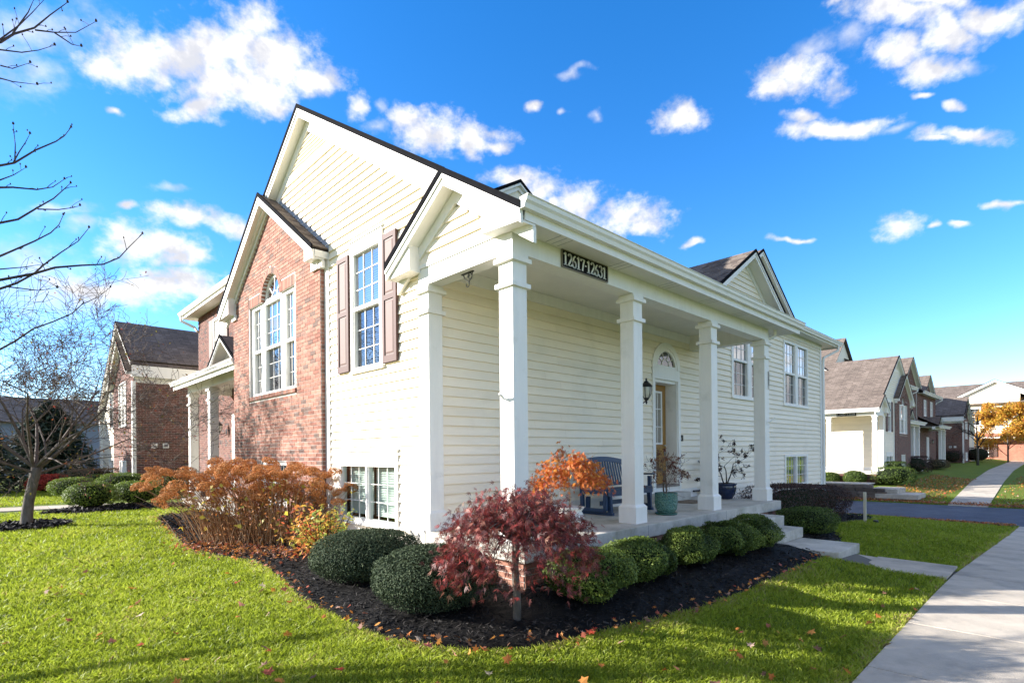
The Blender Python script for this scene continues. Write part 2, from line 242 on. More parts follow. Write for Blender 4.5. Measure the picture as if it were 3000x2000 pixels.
WOODSH = mat('shutter_brown', (.10, .055, .045), .6, .1, 20, .1, 30, .4, stretch=(6, 6, .8))
GLASS = glass_mat('window_glass', .42, (.42, .44, .45)); GLASS_D = glass_mat('screened_glass', .16, (.26, .27, .28))
GLASS_C = glass_mat('clear_glass', .05, (.80, .88, .83))
DARK = mat('room_dark', (.035, .035, .04), .9, .2, 1)
BLIND = mat('blind_white', (.78, .80, .78), .5, .03, 3)
DOOR = mat('ochre_door', (.36, .19, .05), .5, .12, 3, .1, 20, .4, stretch=(8, 8, .7))
BLACK = mat('black_iron', (.018, .018, .018), .45, .2, 20, .2, 60, .5)
METAL = mat('steel', (.55, .55, .55), .35, .05, 10, metal=1)
BLUE = mat('navy_paint', (.022, .05, .105), .45, .12, 6, .1, 30, .45)
SIGNBLK = mat('sign_black', (.010, .010, .011), .8, .3, 12, spec=.1)
SIGNWHT = mat('sign_white', (.80, .79, .75), .5, .05, 10)
# ------------------------------------------------------------------ building kit
def mX(c): return lambda u, d, z: (c-d, u, z)          # wall facing -X, u runs along Y
def mY(c): return lambda u, d, z: (u, c-d, z)          # wall facing -Y, u runs along X
def fbox(mb, m, u0, u1, d0, d1, z0, z1):
    return mb.hexa([m(u0, d0, z0), m(u1, d0, z0), m(u1, d1, z0), m(u0, d1, z0), m(u0, d0, z1), m(u1, d0, z1), m(u1, d1, z1), m(u0, d1, z1)])
def part(name, m, boxes, material, parent, bevel=0):
    mb = MB()
    for b in boxes: fbox(mb, m, *b)
    return mb.obj(name, material, parent, bevel=bevel)
def cut(iv, holes):
    out = [iv]
    for a, b in holes:
        nx = []
        for p, q in out:
            if b <= p or a >= q: nx.append((p, q)); continue
            if a > p: nx.append((p, a))
            if b < q: nx.append((b, q))
        out = nx
    return [(p, q) for p, q in out if q-p > .03]
EXPO = .1308; LAP = .032
def siding(m, parent, u0, u1, z0, z1, holes=(), clip=None, expo=EXPO, joined=False, rs=0):
    mbs = MB(); z = z0; k = 0; r = random.Random(rs)
    while z < z1-.02:
        zt = min(z+expo, z1); a, b = (u0, u1)
        if clip:
            c = clip(z+expo*.12)
            if c is None: z += expo; continue
            a, b = max(a, c[0]), min(b, c[1])
        if b-a > .04:
            segs = [(p, q, z, zt) for p, q in cut((a, b), [(h[0], h[1]) for h in holes if h[2] < zt-.001 and h[3] > z+.001])]
            for h in holes:                                  # notched pieces below a sill and above a head
                if z+.004 < h[2] < zt-.001: segs += [(p, q, z, h[2]) for p, q in cut((max(a, h[0]), min(b, h[1])), [(g[0], g[1]) for g in holes if g is not h and g[2] < zt and g[3] > z])]
                if z+.001 < h[3] < zt-.004: segs += [(p, q, h[3], zt) for p, q in cut((max(a, h[0]), min(b, h[1])), [(g[0], g[1]) for g in holes if g is not h and g[2] < zt and g[3] > h[3]])]
            sg2 = []
            for p, q, za_, zb_ in segs:                      # boards come in lengths of about 3.6 m
                while q-p > 3.9 and not joined: e = p+r.uniform(1.6, 3.66); sg2.append((p, e-.0015, za_, zb_)); p = e
                sg2.append((p, q, za_, zb_))
            for p, q, za_, zb_ in sg2:
                if q-p < .02: continue
                pts = []
                j = r.uniform(-.0015, .0015); t0 = LAP*(zt+.012-za_)/(zt+.012-z)+.001
                for u in (p, q): pts += [m(u, t0+j, za_), m(u, -.01, za_), m(u, -.01, zb_+(.012 if zb_ == zt else 0)), m(u, .003+((LAP-.003)*(zt-zb_)/expo), zb_+(.012 if zb_ == zt else 0))]
                fs = [(0, 1, 2, 3), (4, 7, 6, 5), (0, 4, 5, 1), (1, 5, 6, 2), (2, 6, 7, 3), (3, 7, 4, 0)]
                if joined: mbs.add(pts, fs)
                else: MB().add(pts, fs).obj('siding_board', SIDING, parent)
        z += expo; k += 1
    if joined: tag(mbs.obj('siding', SIDING, parent), kind='stuff')
def window(m, parent, u0, u1, z0, z1, cols, hung=True, grid=(3, 3), casing=.06, head=0, sill=True, blinds=1, rec=.0, name='window', low_screen=True, split=.5, gl=None):
    """frame is the part; panes, muntins, blinds are its sub-parts. cols = list of (ua, ub) glass openings"""
    w = MB(); d0 = .042-rec; dg = -.012-rec
    zt = z1; zg1 = z1-casing-head; zg0 = z0+casing
    fbox(w, m, u0, u1, dg-.05, d0, zg1, z1); fbox(w, m, u0, u1, dg-.05, d0, z0, zg0)
    edges = [u0]+[q for c in cols for q in c]+[u1]
    for i in range(0, len(edges), 2): fbox(w, m, edges[i], edges[i+1], dg-.05, d0, zg0, zg1)
    for a, b, zz in ((u0, u1, z1),):
        if head: fbox(w, m, u0-.02, u1+.02, 0, d0+.02, z1-.02, z1+.015)
    if sill: fbox(w, m, u0-.02, u1+.02, dg, d0+.02, z0-.025, z0+.01)
    zm = zg0+(zg1-zg0)*split
    rail = .028
    for a, b in cols:
        if hung: fbox(w, m, a, b, dg-.03, d0-.012, zm-rail, zm+rail)
        for e0, e1 in ((a, a+.022), (b-.022, b)): fbox(w, m, e0, e1, dg-.03, d0-.014, zg0, zg1)
    o = w.obj(name, TRIM, parent)
    for a, b in cols:
        rows = [(zg0, zm-rail, True), (zm+rail, zg1, False)] if hung else [(zg0, zg1, False)]
        for za, zb, low in rows:
            dp = dg-(.02 if low else 0)
            MB().quad(m(a, dp, za), m(b, dp, za), m(b, dp, zb), m(a, dp, zb)).obj('pane', gl or (GLASS_D if low and low_screen else GLASS), o, recalc=False)
            mu = MB(); nc, nr = grid
            for i in range(1, nc): u = a+.02+(b-a-.04)*i/nc; fbox(mu, m, u-.0055, u+.0055, dp+.003, dp+.012, za, zb)
            for i in range(1, nr): z = za+(zb-za)*i/nr; fbox(mu, m, a+.02, b-.02, dp+.004, dp+.011, z-.0055, z+.0055)
            if mu.v: mu.obj('muntin_grid', TRIM, o)
        if blinds:
            bl = MB(); z = zg1-.03; zend = zg0+.02 if blinds == 1 else zg0+(zg1-zg0)*(1-blinds)
            while z > zend:
                bl.quad(m(a+.02, dg-.085, z), m(b-.02, dg-.085, z), m(b-.02, dg-.125, z+.036), m(a+.02, dg-.125, z+.036)); z -= (.045 if blinds < 1 else .036)
            if bl.v: bl.obj('window_blind', BLIND, o, recalc=False)
    bk = MB(); db = dg-.5
    bk.quad(m(u0, db, z0), m(u1, db, z0), m(u1, db, z1), m(u0, db, z1))
    bk.quad(m(u0, dg-.05, z0), m(u0, db, z0), m(u0, db, z1), m(u0, dg-.05, z1)); bk.quad(m(u1, dg-.05, z0), m(u1, db, z0), m(u1, db, z1), m(u1, dg-.05, z1))
    bk.quad(m(u0, dg-.05, z1), m(u1, dg-.05, z1), m(u1, db, z1), m(u0, db, z1)); bk.quad(m(u0, dg-.05, z0), m(u1, dg-.05, z0), m(u1, db, z0), m(u0, db, z0))
    bk.obj('room_behind', DARK, o, recalc=False)
    return o
def uvquad(name, a, b, c, d, material, parent, thick=.03):
    """roof sheet: a,b along the eave, d,c along the ridge, with a UV in metres"""
    a, b, c, d = map(Vector, (a, b, c, d)); n = (b-a).cross(d-a).normalized()
    if n.z < 0: n = -n
    lo = [q-n*thick for q in (a, b, c, d)]
    me = bpy.data.meshes.new(name); me.from_pydata([a, b, c, d]+lo, [], [(0, 1, 2, 3), (7, 6, 5, 4), (0, 4, 5, 1), (1, 5, 6, 2), (2, 6, 7, 3), (3, 7, 4, 0)])
    uv = me.uv_layers.new(name='UVMap'); e = (b-a).normalized(); up = (d-a)-e*(d-a).dot(e); up.normalize()
    for l in me.loops:
        q = me.vertices[l.vertex_index].co-a; uv.data[l.index].uv = (q.dot(e), q.dot(up))
    me.materials.append(material); return link(name, me, parent)
def gable(m, parent, uc, za, slope, hl, hr, dout, dback, rake=.19, frieze=.14, roofmat=None, soffit=True, slopes='lr', backl=None, backr=None, edge=True):
    """gable roof seen end-on: uc, za = ridge; hl / hr = half widths (towards -u / +u); roof runs from dout (outside) to -dback"""
    rm = roofmat or SHINGLE; th = .03; k = math.sqrt(1+slope*slope)
    for sgn, h, tagc in ((-1, hl, 'l'), (1, hr, 'r')):
        if tagc not in slopes: continue
        ul = uc+sgn*h; zl = za-slope*h; db = dback
        if tagc == 'l' and backl is not None: db = backl
        if tagc == 'r' and backr is not None: db = backr
        uvquad('roof_slope', m(ul, dout+.025, zl), m(ul, -db, zl), m(uc, -db, za), m(uc, dout+.025, za), rm, parent, th)
        if edge:
            e = MB(); e.prism([m(ul-sgn*-.01, dout+.028, zl-.05*k), m(uc, dout+.028, za-.05*k), m(uc, dout+.028, za+.022), m(ul-sgn*-.01, dout+.028, zl+.022)], Vector(m(0, -.03, 0))-Vector(m(0, 0, 0)))
            e.obj('drip_edge', EDGE, parent)
        # rake board (white), under the roof sheet, in two stepped layers
        for o0, o1, dd in ((.048, .092, .018), (.0925, rake, 0)):
            b = MB(); b.prism([m(ul, dout+dd, zl-o1*k), m(uc, dout+dd, za-o1*k), m(uc, dout+dd, za-o0*k), m(ul, dout+dd, zl-o0*k)], Vector(m(0, -.035-dd, 0))-Vector(m(0, 0, 0)))
            b.obj('rake_board', TRIM, parent)
        if soffit:
            zo = (rake-.012)*k
            b = MB(); b.prism([m(ul, 0, zl-zo), m(uc, 0, za-zo), m(uc, 0, za-zo+.02), m(ul, 0, zl-zo+.02)], Vector(m(0, dout-.036, 0))-Vector(m(0, 0, 0))); b.obj('rake_soffit', SOFFIT, parent)
        if frieze:
            f0 = rake*k; f1 = (rake+frieze)*k
            b = MB(); b.prism([m(ul, .04, zl-f1), m(uc, .04, za-f1), m(uc, .04, za-f0+.01), m(ul, .04, zl-f0+.01)], Vector(m(0, -.05, 0))-Vector(m(0, 0, 0))); b.obj('rake_frieze', TRIM, parent)
def column(parent, x0, y0, z0, z1, s=.22, name='porch_column'):
    x1, y1 = x0+s, y0+s; o = MB().box(x0, x1, y0, y1, z0, z1).obj(name, TRIM, parent, bevel=.006)
    a = .032; b = MB(); e = a+.004
    b.hexa([(x0-a, y0-a, z0), (x1+a, y0-a, z0), (x1+a, y1+a, z0), (x0-a, y1+a, z0), (x0-a, y0-a, z0+.225), (x1+a, y0-a, z0+.225), (x1+a, y1+a, z0+.225), (x0-a, y1+a, z0+.225)])
    b.hexa([(x0-a, y0-a, z0+.2252), (x1+a, y0-a, z0+.2252), (x1+a, y1+a, z0+.2252), (x0-a, y1+a, z0+.2252), (x0-.002, y0-.002, z0+.262), (x1+.002, y0-.002, z0+.262), (x1+.002, y1+.002, z0+.262), (x0-.002, y1+.002, z0+.262)])
    b.obj('plinth', TRIM, o)
    b = MB(); a = .014; b.box(x0-a, x1+a, y0-a, y1+a, z1-.105, z1-.002); a = .042; b.box(x0-a, x1+a, y0-a, y1+a, z1-.1, z1-.05); b.obj('capital', TRIM, o, bevel=.003)
    a = .034; MB().box(x0-a, x1+a, y0-a, y1+a, z1-.375, z1-.325).obj('neck_band', TRIM, o, bevel=.003)
    return o
GUT = [(0, 0), (.0, -.115), (-.062, -.115), (-.075, -.07), (-.098, -.045), (-.105, -.008), (-.118, 0), (-.118, .004), (-.1, .004), (-.096, -.035), (-.07, -.06), (-.058, -.1), (-.006, -.1), (-.006, 0)]
def gutter(parent, m, u0, u1, d, z, name='gutter'):
    mb = MB(); n = len(GUT); mb.add([m(u0, d-p, z+q) for p, q in GUT]+[m(u1, d-p, z+q) for p, q in GUT], [(i, (i+1) % n, n+(i+1) % n, n+i) for i in range(n)])
    for u in (u0, u1): mb.add([m(u, d-p, z+q) for p, q in GUT[:8]], [tuple(range(8))])
    return mb.obj(name, TRIM, parent)
# ---- bricks
BL, BH, BJ = .203, .0677, .009
class Bricks:
    def __init__(s): s.items = []                        # (corner list of 8, centre)
    def wall(s, m, u0, u1, z0, z1, holes=(), clip=None, proud=.008, seed=1):
        r = random.Random(seed); z = z0; k = 0
        while z < z1-.02:
            zt = z+BH-BJ; a, b = u0, u1
            if clip:
                c = clip(z+BH)
                if c is None: z += BH; k += 1; continue
                a, b = max(a, c[0]), min(b, c[1])
            hs = [(h(z+BH*.5) if callable(h) else ((h[0], h[1]) if h[2] < z+BH*.5 < h[3] else None)) for h in holes]; hs = [h for h in hs if h]
            for p, q in cut((a, b), hs):
                u = u0-(BL/2 if k % 2 else 0)
                while u < q:
                    c0, c1 = max(u, p), min(u+BL-BJ, q)
                    if c1-c0 > .02: s.add(m, c0, c1, z, zt, proud+r.uniform(-.002, .002))
                    u += BL
            z += BH; k += 1
    def add(s, m, u0, u1, z0, z1, d):
        s.items.append([m(u0, -.02, z0), m(u1, -.02, z0), m(u1, d, z0), m(u0, d, z0), m(u0, -.02, z1), m(u1, -.02, z1), m(u1, d, z1), m(u0, d, z1)])
    def poly(s, pts8): s.items.append(pts8)
    def build(s, parent, single=300, bm=None):
        bm = bm or BRICK
        F = [(4, 5, 6, 7), (0, 3, 2, 1), (2, 3, 7, 6), (1, 2, 6, 5), (3, 0, 4, 7)]
        its = sorted(s.items, key=lambda p: (Vector(p[2])-Vector((0, 0, EYE))).length)
        for p in its[:single]:
            c = sum((Vector(q) for q in p), Vector())/8; me = bpy.data.meshes.new('brick')
            me.from_pydata([Vector(q)-c for q in p], [], F); me.materials.append(BRICK); o = link('brick', me, parent); o.location = o.location+c
        rest = its[single:]
        if rest:
            v = []; f = []; rv = []; r = random.Random(4)
            for p in rest:
                b = len(v); v += p; f += [tuple(b+i for i in q) for q in F]; rv += [r.random()]*5
            me = bpy.data.meshes.new('brickwork'); me.from_pydata(v, [], f); at = me.attributes.new('rnd', 'FLOAT', 'FACE'); at.data.foreach_set('value', rv)
            me.materials.append(bm); tag(link('brickwork', me, parent), kind='stuff')
# ---- numerals in a high-contrast serif hand
def arc(cx, cy, rx, ry, a0, a1, n=14): return [(cx+rx*math.cos(math.radians(a0+(a1-a0)*i/n)), cy+ry*math.sin(math.radians(a0+(a1-a0)*i/n))) for i in range(n+1)]
GLY = {'1': [[(.25, 0), (.25, 1)], [(.07, .84), (.25, .985)], [(.06, .012), (.44, .012)]],
       '2': [arc(.25, .74, .18, .25, 165, -40)+[(.08, .05)], [(.06, .045), (.47, .045)], [(.465, .03), (.475, .2)]],
       '3': [arc(.24, .755, .16, .235, 160, -90), arc(.24, .27, .2, .255, 90, -160)],
       '6': [[(.42, .96), (.30, .93), (.18, .76), (.10, .52), (.085, .3)], arc(.265, .27, .18, .26, 180, -180, 24)],
       '7': [[(.05, .955), (.47, .955)], [(.46, .96), (.33, .6), (.22, .01)], [(.055, .97), (.05, .79)]],
       '9': [[(.08, .06), (.2, .03), (.33, .2), (.42, .47), (.445, .7)], arc(.26, .7, .185, .29, 0, 360, 24)],
       '0': [arc(.26, .5, .19, .49, 90, 450, 28)], '.': [[(.1, .45), (.1, .53)]], '-': [[(.1, .5), (.3, .5)]], ' ': []}
ADV = {'1': .5, '.': .22, '-': .42, ' ': .28}
def numerals(mb, m, text, u, z, h, d, sq=.82, up=False):
    for ch in text:
        for st in GLY[ch]:
            pts = [(u+p[0]*h*sq, z+p[1]*h) for p in st]
            for (x0, y0), (x1, y1) in zip(pts, pts[1:]):
                L_ = math.hypot(x1-x0, y1-y0)+1e-9; w = h*(.03+.055*abs(y1-y0)/L_); ex = (x1-x0)/L_*h*.012; ey = (y1-y0)/L_*h*.012
                nx, ny = -(y1-y0)/L_*w, (x1-x0)/L_*w
                q = [(x0-ex+nx, y0-ey+ny), (x0-ex-nx, y0-ey-ny), (x1+ex-nx, y1+ey-ny), (x1+ex+nx, y1+ey+ny)]
                mb.prism([m(a, d, b) for a, b in q], Vector(m(0, .004, 0))-Vector(m(0, 0, 0)))
        if up: z -= h*1.12
        else: u += ADV.get(ch, .52)*h*sq
    return u
def copy_tree(o, parent=None, skip=()):
    if o.name.split('.')[0] in skip: return None
    c = o.copy(); COL.objects.link(c); c.parent = parent
    for ch in [q for q in bpy.data.objects if q.parent == o]: copy_tree(ch, c, skip)
    return c
KIDS = {}
def copy_fast(o, parent=None, skip=()):
    if o.name.split('.')[0] in skip: return None
    c = o.copy(); COL.objects.link(c); c.parent = parent
    for ch in KIDS.get(o.name, []): copy_fast(ch, c, skip)
    return c
def lantern(parent, m, u, z, dd=.24, s=1.0):
    """scrolled wall lantern, top of finial at z"""
    b = MB(); c = Vector(m(u, dd, 0)); P = lambda d, zz: m(u, d, zz)
    fbox(b, m, u-.05*s, u+.05*s, 0, .02, z-.46*s, z-.28*s)
    b.tube([P(.02, z-.40*s), P(.1, z-.46*s), P(.19, z-.47*s), P(dd, z-.42*s)], .011*s, 6)
    b.tube([P(.02, z-.33*s), P(.07, z-.37*s), P(.10, z-.42*s), P(.06, z-.45*s), P(.035, z-.42*s)], .007*s, 5)
    b.lathe([(0, -.49*s), (.012*s, -.48*s), (.02*s, -.45*s), (.012*s, -.43*s), (.035*s, -.41*s), (.05*s, -.385*s), (.055*s, -.37*s), (0, -.37*s)], (c.x, c.y, z), 12)
    b.lathe([(.1*s, -.17*s), (.115*s, -.155*s), (.1*s, -.13*s), (.07*s, -.1*s), (.045*s, -.08*s), (.04*s, -.06*s), (.018*s, -.05*s), (.012*s, -.03*s), (.02*s, -.018*s), (.006*s, 0), (0, .005*s)], (c.x, c.y, z), 14)
    for k in range(6):
        a = 2*math.pi*k/6+.3; ca, sa = math.cos(a), math.sin(a)
        b.tube([(c.x+ca*r*s, c.y+sa*r*s, z+zz*s) for r, zz in ((.055, -.37), (.088, -.3), (.1, -.22), (.097, -.165))], .0065*s, 5)
    o = b.obj('wall_lantern', BLACK, parent, smooth=False)
    g = MB(); g.lathe([(.05*s, -.37*s), (.08*s, -.3*s), (.092*s, -.22*s), (.088*s, -.165*s)], (c.x, c.y, z), 12); g.obj('lamp_glass', MATS.get('lamp_glass') or mat('lamp_glass', (.62, .60, .52), .25, .05, 10), o, smooth=True)
    return o
# ------------------------------------------------------------------ end unit (the house in the picture)
def RZ(y): return 7.85-.65*(9.4-y)
HOUSE = thing('town_house', 'cream sided end townhouse with brick gable bay and white columned porch', 'house', (4.2, 4.2, .1))
H = HOUSE; XW, XB, YW = 4.16, 4.06, 5.80
FRAMEB = mat('shutter_stile', (.11, .06, .052), .65, .08, 20, .1, 40, .3, stretch=(8, 8, .6))
FADED = mat('faded_shutter', (.19, .125, .11), .65, .06, 20, .1, 40, .3, stretch=(8, 8, .6))
FLASH = mat('flashing', (.32, .36, .42), .5, .1, 8)
def gable2(*a, **k): return gable(*a, **k)
# roofs
uvquad('roof_slope', (3.985, 5.45, RZ(5.45)), (20.9, 5.45, RZ(5.45)), (20.9, 9.4, 7.85), (3.985, 9.4, 7.85), SHINGLE, H)
uvquad('roof_slope', (3.985, 5.156, RZ(5.156)), (12.05, 5.156, RZ(5.156)), (12.05, 5.4499, RZ(5.4499)), (3.985, 5.4499, RZ(5.4499)), SHINGLE, H)
uvquad('roof_slope', (20.9, 13.3, 7.85-.65*3.9), (3.985, 13.3, 7.85-.65*3.9), (3.985, 9.4, 7.85), (20.9, 9.4, 7.85), SHINGLE, H)
m = mX(XW)
def rakes(m, parent, uc, za, slope, hl, hr, dout, **k): gable(m, parent, uc, za, slope, hl, hr, dout, -dout+.02, **k)
rakes(m, H, 9.4, 7.85, .65, 4.2, 3.7, .2, rake=.17, frieze=.15, roofmat=EDGE)
mp = mX(4.12)
gable(mp, H, 5.156, 5.092, .65, 1.296, 1.285, .22, .035, rake=.165, frieze=.13, backl=7.93)
mb = mX(XB)
gable(mb, H, 11.05, 6.84, .70, 2.41, 2.62, .2, .095, rake=.175, frieze=.09, slopes='lr')
# boxed returns
MB().prism([(3.93, 6.425, 4.075), (3.93, 5.92, 4.085), (3.93, 5.92, 4.42), (3.93, 6.41, 4.09)], (.185, 0, 0)).obj('eave_return', TRIM, H)
MB().prism([(3.93, 3.885, 4.095), (3.93, 4.50, 4.13), (3.93, 4.50, 4.49), (3.93, 3.885, 4.11)], (.165, 0, 0)).obj('eave_return', TRIM, H)
MB().prism([(3.885, 8.635, 4.985), (3.885, 9.02, 4.985), (3.885, 9.02, 5.23), (3.885, 8.635, 5.0)], (.17, 0, 0)).obj('eave_return', TRIM, H)
MB().box(3.9, 4.155, 8.63, 8.77, 4.987, 5.10).obj('eave_return', TRIM, H)
part('return_bracket', mb, [(8.80, 9.05, -.001, .05, 4.845, 4.983)], TRIM, H); MB().box(4.02, 4.15, 8.72, 8.772, 4.845, 4.984).obj('return_bracket', TRIM, H)
MB().prism([(3.885, 13.64, 4.84), (3.885, 13.05, 4.86), (3.885, 13.05, 5.3), (3.885, 13.64, 4.88)], (.17, 0, 0)).obj('eave_return', TRIM, H)
part('return_bracket', mb, [(12.98, 13.24, -.001, .05, 4.74, 4.855)], TRIM, H)
# flashing where the brick bay roof meets the siding
MB().prism([m(8.62, .03, 5.14), m(11.0, .03, 6.80), m(11.0, .03, 6.90), m(8.62, .03, 5.24)], (.02, 0, 0)).obj('flashing', FLASH, H)
# left gable siding
WL = [(6.90, 7.86, 2.99, 5.03), (6.545, 8.30, .66, 1.77)]
def clipL(z):
    lo = 5.97 if z < 4.3 else (5.156+(5.05-z)/.65 if z < 5.05 else 9.4-(7.52-z)/.65)
    hi = 8.62 if z < 5.14 else min(11.05-(6.86-z)/.70, 9.4+(7.52-z)/.65)
    return (lo, hi) if hi > lo else None
siding(m, H, 5.0, 12, .5226, 6.80, WL, clipL)
part('band_board', m, [(8.20, 10.35, 0, .036, 6.802, 6.945)], SIDING, H)
siding(m, H, 5.0, 12, 6.945, 7.42, (), clipL, expo=.066)
part('corner_board', m, [(8.622, 8.774, -.01, .038, .45, 4.98)], TRIM, H)
part('foundation', m, [(6.15, 8.78, -.1, .0, -.2, .52)], CONC, H)
window(m, H, 6.90, 7.86, 2.99, 5.03, [(6.995, 7.785)], head=.16, casing=.065, split=.52)
window(m, H, 6.545, 8.30, .66, 1.775, [(6.62, 7.40), (7.445, 8.235)], hung=False, head=.17, casing=.075, gl=GLASS_C)
for ua, ub in ((6.51, 6.885), (7.895, 8.275)):
    s = MB(); fbox(s, m, ua, ub, .017, .052, 3.02, 4.855); o = s.obj('shutter', WOODSH, H)
    f = MB(); e = .062
    for q in ((ua, ua+e, 3.02, 4.855), (ub-e, ub, 3.02, 4.855), (ua+e, ub-e, 3.02, 3.12), (ua+e, ub-e, 3.91, 3.985), (ua+e, ub-e, 4.775, 4.855)): fbox(f, m, q[0], q[1], .0525, .066, q[2]+.001, q[3])
    f.obj('shutter_frame', FRAMEB, o, bevel=.003)
    for za, zb in ((3.145, 3.888), (4.01, 4.75)):
        c = MB(); u0, u1 = ua+e+.018, ub-e-.018
        c.add([m(u0, .0525, za), m(u1, .0525, za), m(u1, .0525, zb), m(u0, .0525, zb), m(u0+.022, .061, za+.022), m(u1-.022, .061, za+.022), m(u1-.022, .061, zb-.022), m(u0+.022, .061, zb-.022)], [(4, 5, 6, 7), (0, 1, 5, 4), (1, 2, 6, 5), (2, 3, 7, 6), (3, 0, 4, 7)])
        c.obj('shutter_panel', FADED, o)
# porch gable pediment
siding(mp, H, 4.2, 6.1, 4.175, 4.72, (), lambda z: (5.156-(4.72-z)/.65, 5.156+(4.72-z)/.65))
part('pediment_board', mp, [(4.20, 5.97, -.005, .036, 4.128, 4.176)], TRIM, H)
# brick bay: mortar backing, bricks, openings
AC, AZ, AR = 11.03, 4.84, .475
def arch_top(u): return AZ+math.sqrt(max(0, AR*AR-(u-AC)**2)) if abs(u-AC) < AR else 4.83
cuts = sorted(set([8.78, 9.845, 10.28, 11.60, 12.21, 13.24]+[AC+AR*math.sin(math.radians(a)) for a in range(-90, 91, 10)]))
mo = MB(); topz = lambda u: min(6.84-.70*abs(u-11.05)-.26, 6.4)
for a, b in zip(cuts, cuts[1:]):
    c = (a+b)/2; iv = [(.0, 'top')]
    lo = [0.0]; hs = []
    if 10.28 <= c <= 11.60: hs.append((.75, 1.585))
    if 9.845 <= c <= 12.21: hs.append((2.94, arch_top(c) if abs(c-AC) < AR else 4.83))
    z = 0.0
    for h0, h1 in hs: fbox(mo, mb, a, b, -.1, 0, z, h0); z = h1
    mo.prism([mb(a, 0, z), mb(b, 0, z), mb(b, 0, topz(b)), mb(a, 0, topz(a))], (.1, 0, 0))
fbox(mo, mb, 8.78, 13.24, -.14, -.11, 0.0, .7)
mo.box(4.061, 4.158, 8.781, 8.80, 0, 4.84)
BW = mo.obj('brick_wall', MORTAR, H)
bk = Bricks()
clipB = lambda z: (11.05-(6.84-.30-z)/.70, 11.05+(6.84-.30-z)/.70) if z < 6.5 else None
def arch_hole(z):
    if 5.03 <= z < AZ+.6: q = math.sqrt(.6**2-(z-AZ)**2); return (AC-q, AC+q)
bk.wall(mb, 8.786, 13.24, .055, 6.5, [(9.80, 12.26, 2.86, 5.035), (10.28, 11.60, .75, 1.585), arch_hole], clipB)
bk.wall(mY(8.78), 4.066, 4.155, .055, 4.83, (), None, .006, 3)
u = 9.79
while u < 12.26: bk.add(mb, u, u+.0587, 2.862, 2.94, .035); u += BH              # rowlock sill
for a, b in ((9.85, 10.50), (11.565, 12.21)):                                     # soldier heads
    u = a
    while u < b-.03: bk.add(mb, u, u+.0587, 4.835, 5.03, .008); u += BH
nA = 20
for i in range(nA):                                                               # arch ring
    a0, a1 = math.pi*i/nA+.008, math.pi*(i+1)/nA-.008; P = []
    for d in (-.02, .01): pass
    q = [(AC+r_*math.cos(a), AZ+r_*math.sin(a)) for r_, a in ((AR, a0), (AR, a1), (AR+.115, a1), (AR+.115, a0))]
    p = [mb(q[0][0], -.08, q[0][1]), mb(q[1][0], -.08, q[1][1]), mb(q[1][0], .01, q[1][1]), mb(q[0][0], .01, q[0][1]), mb(q[3][0], -.08, q[3][1]), mb(q[2][0], -.08, q[2][1]), mb(q[2][0], .01, q[2][1]), mb(q[3][0], .01, q[3][1])]
    bk.poly(p)
bf = Bricks(); bf.wall(mY(4.065), 4.12, 11.22, .0661, .535, (), None, .008, 8); bf.wall(mX(4.115), 4.075, 6.12, .0661, .535, (), None, .006, 9)
bk.items += bf.items
bk.build(BW, 300)
MB().box(4.117, 11.22, 4.067, 4.09, -.3, .538).box(4.117, 4.14, 4.09, 6.12, -.3, .538).obj('foundation_mortar', MORTAR, H)
# brick bay windows
wo = window(mb, H, 9.85, 12.205, 2.945, 4.825, [(9.98, 10.40), (10.62, 11.44), (11.66, 12.08)], grid=(3, 3), casing=.06, rec=.085, split=.5)
window(mb, H, 10.285, 11.595, .755, 1.58, [(10.36, 10.9), (10.98, 11.52)], hung=False, grid=(2, 2), rec=.07)
fan = MB(); R0 = AR-.005; R1 = AR-.055
for i in range(18):
    a0, a1 = math.pi*i/18, math.pi*(i+1)/18
    fan.prism([mb(AC+r_*math.cos(a), -.07, AZ+.0+r_*math.sin(a)) for r_, a in ((R1, a0), (R0, a0), (R0, a1), (R1, a1))], (.05, 0, 0))
for a in (45, 90, 135): fan.prism([mb(AC+r_*math.cos(math.radians(a))+w*math.sin(math.radians(a)), -.085, AZ+r_*math.sin(math.radians(a))-w*math.cos(math.radians(a))) for r_, w in ((.16, -.008), (.16, .008), (R1, .008), (R1, -.008))], (.01, 0, 0))
for i in range(10):
    a0, a1 = math.pi*i/10, math.pi*(i+1)/10
    fan.prism([mb(AC+r_*math.cos(a), -.085, AZ+r_*math.sin(a)) for r_, a in ((.15, a0), (.17, a0), (.17, a1), (.15, a1))], (.01, 0, 0))
fbox(fan, mb, AC-R0, AC+R0, -.12, -.062, 4.826, AZ+.04)
fo = fan.obj('fan_window', TRIM, H)
MB().add([mb(AC+R1*math.cos(math.pi*i/16), -.095, AZ+R1*math.sin(math.pi*i/16)) for i in range(17)], [tuple(range(17))]).obj('pane', GLASS, fo, recalc=False)
part('room_behind', mb, [(AC-.6, AC+.6, -.5, -.48, 4.8, 5.5)], DARK, fo)
MB().box(4.9, 19.7, 6.6, 12.9, .1, 5.0).obj('inner_core', DARK, H)  # unseen box added inside the shell to stop sun leaking through
uvquad('roof_slope', (7.8, 10.4, 7.9), (20.4, 10.4, 7.9), (20.4, 13.0, 10.08), (7.8, 13.0, 10.08), SHINGLE, H); uvquad('roof_slope', (20.4, 16.4, 7.3), (7.8, 16.4, 7.3), (7.8, 13.0, 10.08), (20.4, 13.0, 10.08), SHINGLE, H)  # unseen higher rear roof, added and shaped to shade the dormers
MB().prism([(8.0, 10.7, 5.1), (8.0, 15.9, 5.1), (8.0, 15.9, 7.55), (8.0, 13.0, 9.96), (8.0, 10.7, 8.0)], (12.2, 0, 0)).obj('rear_block', SIDING, H)  # unseen body under that roof, added with it for the shade
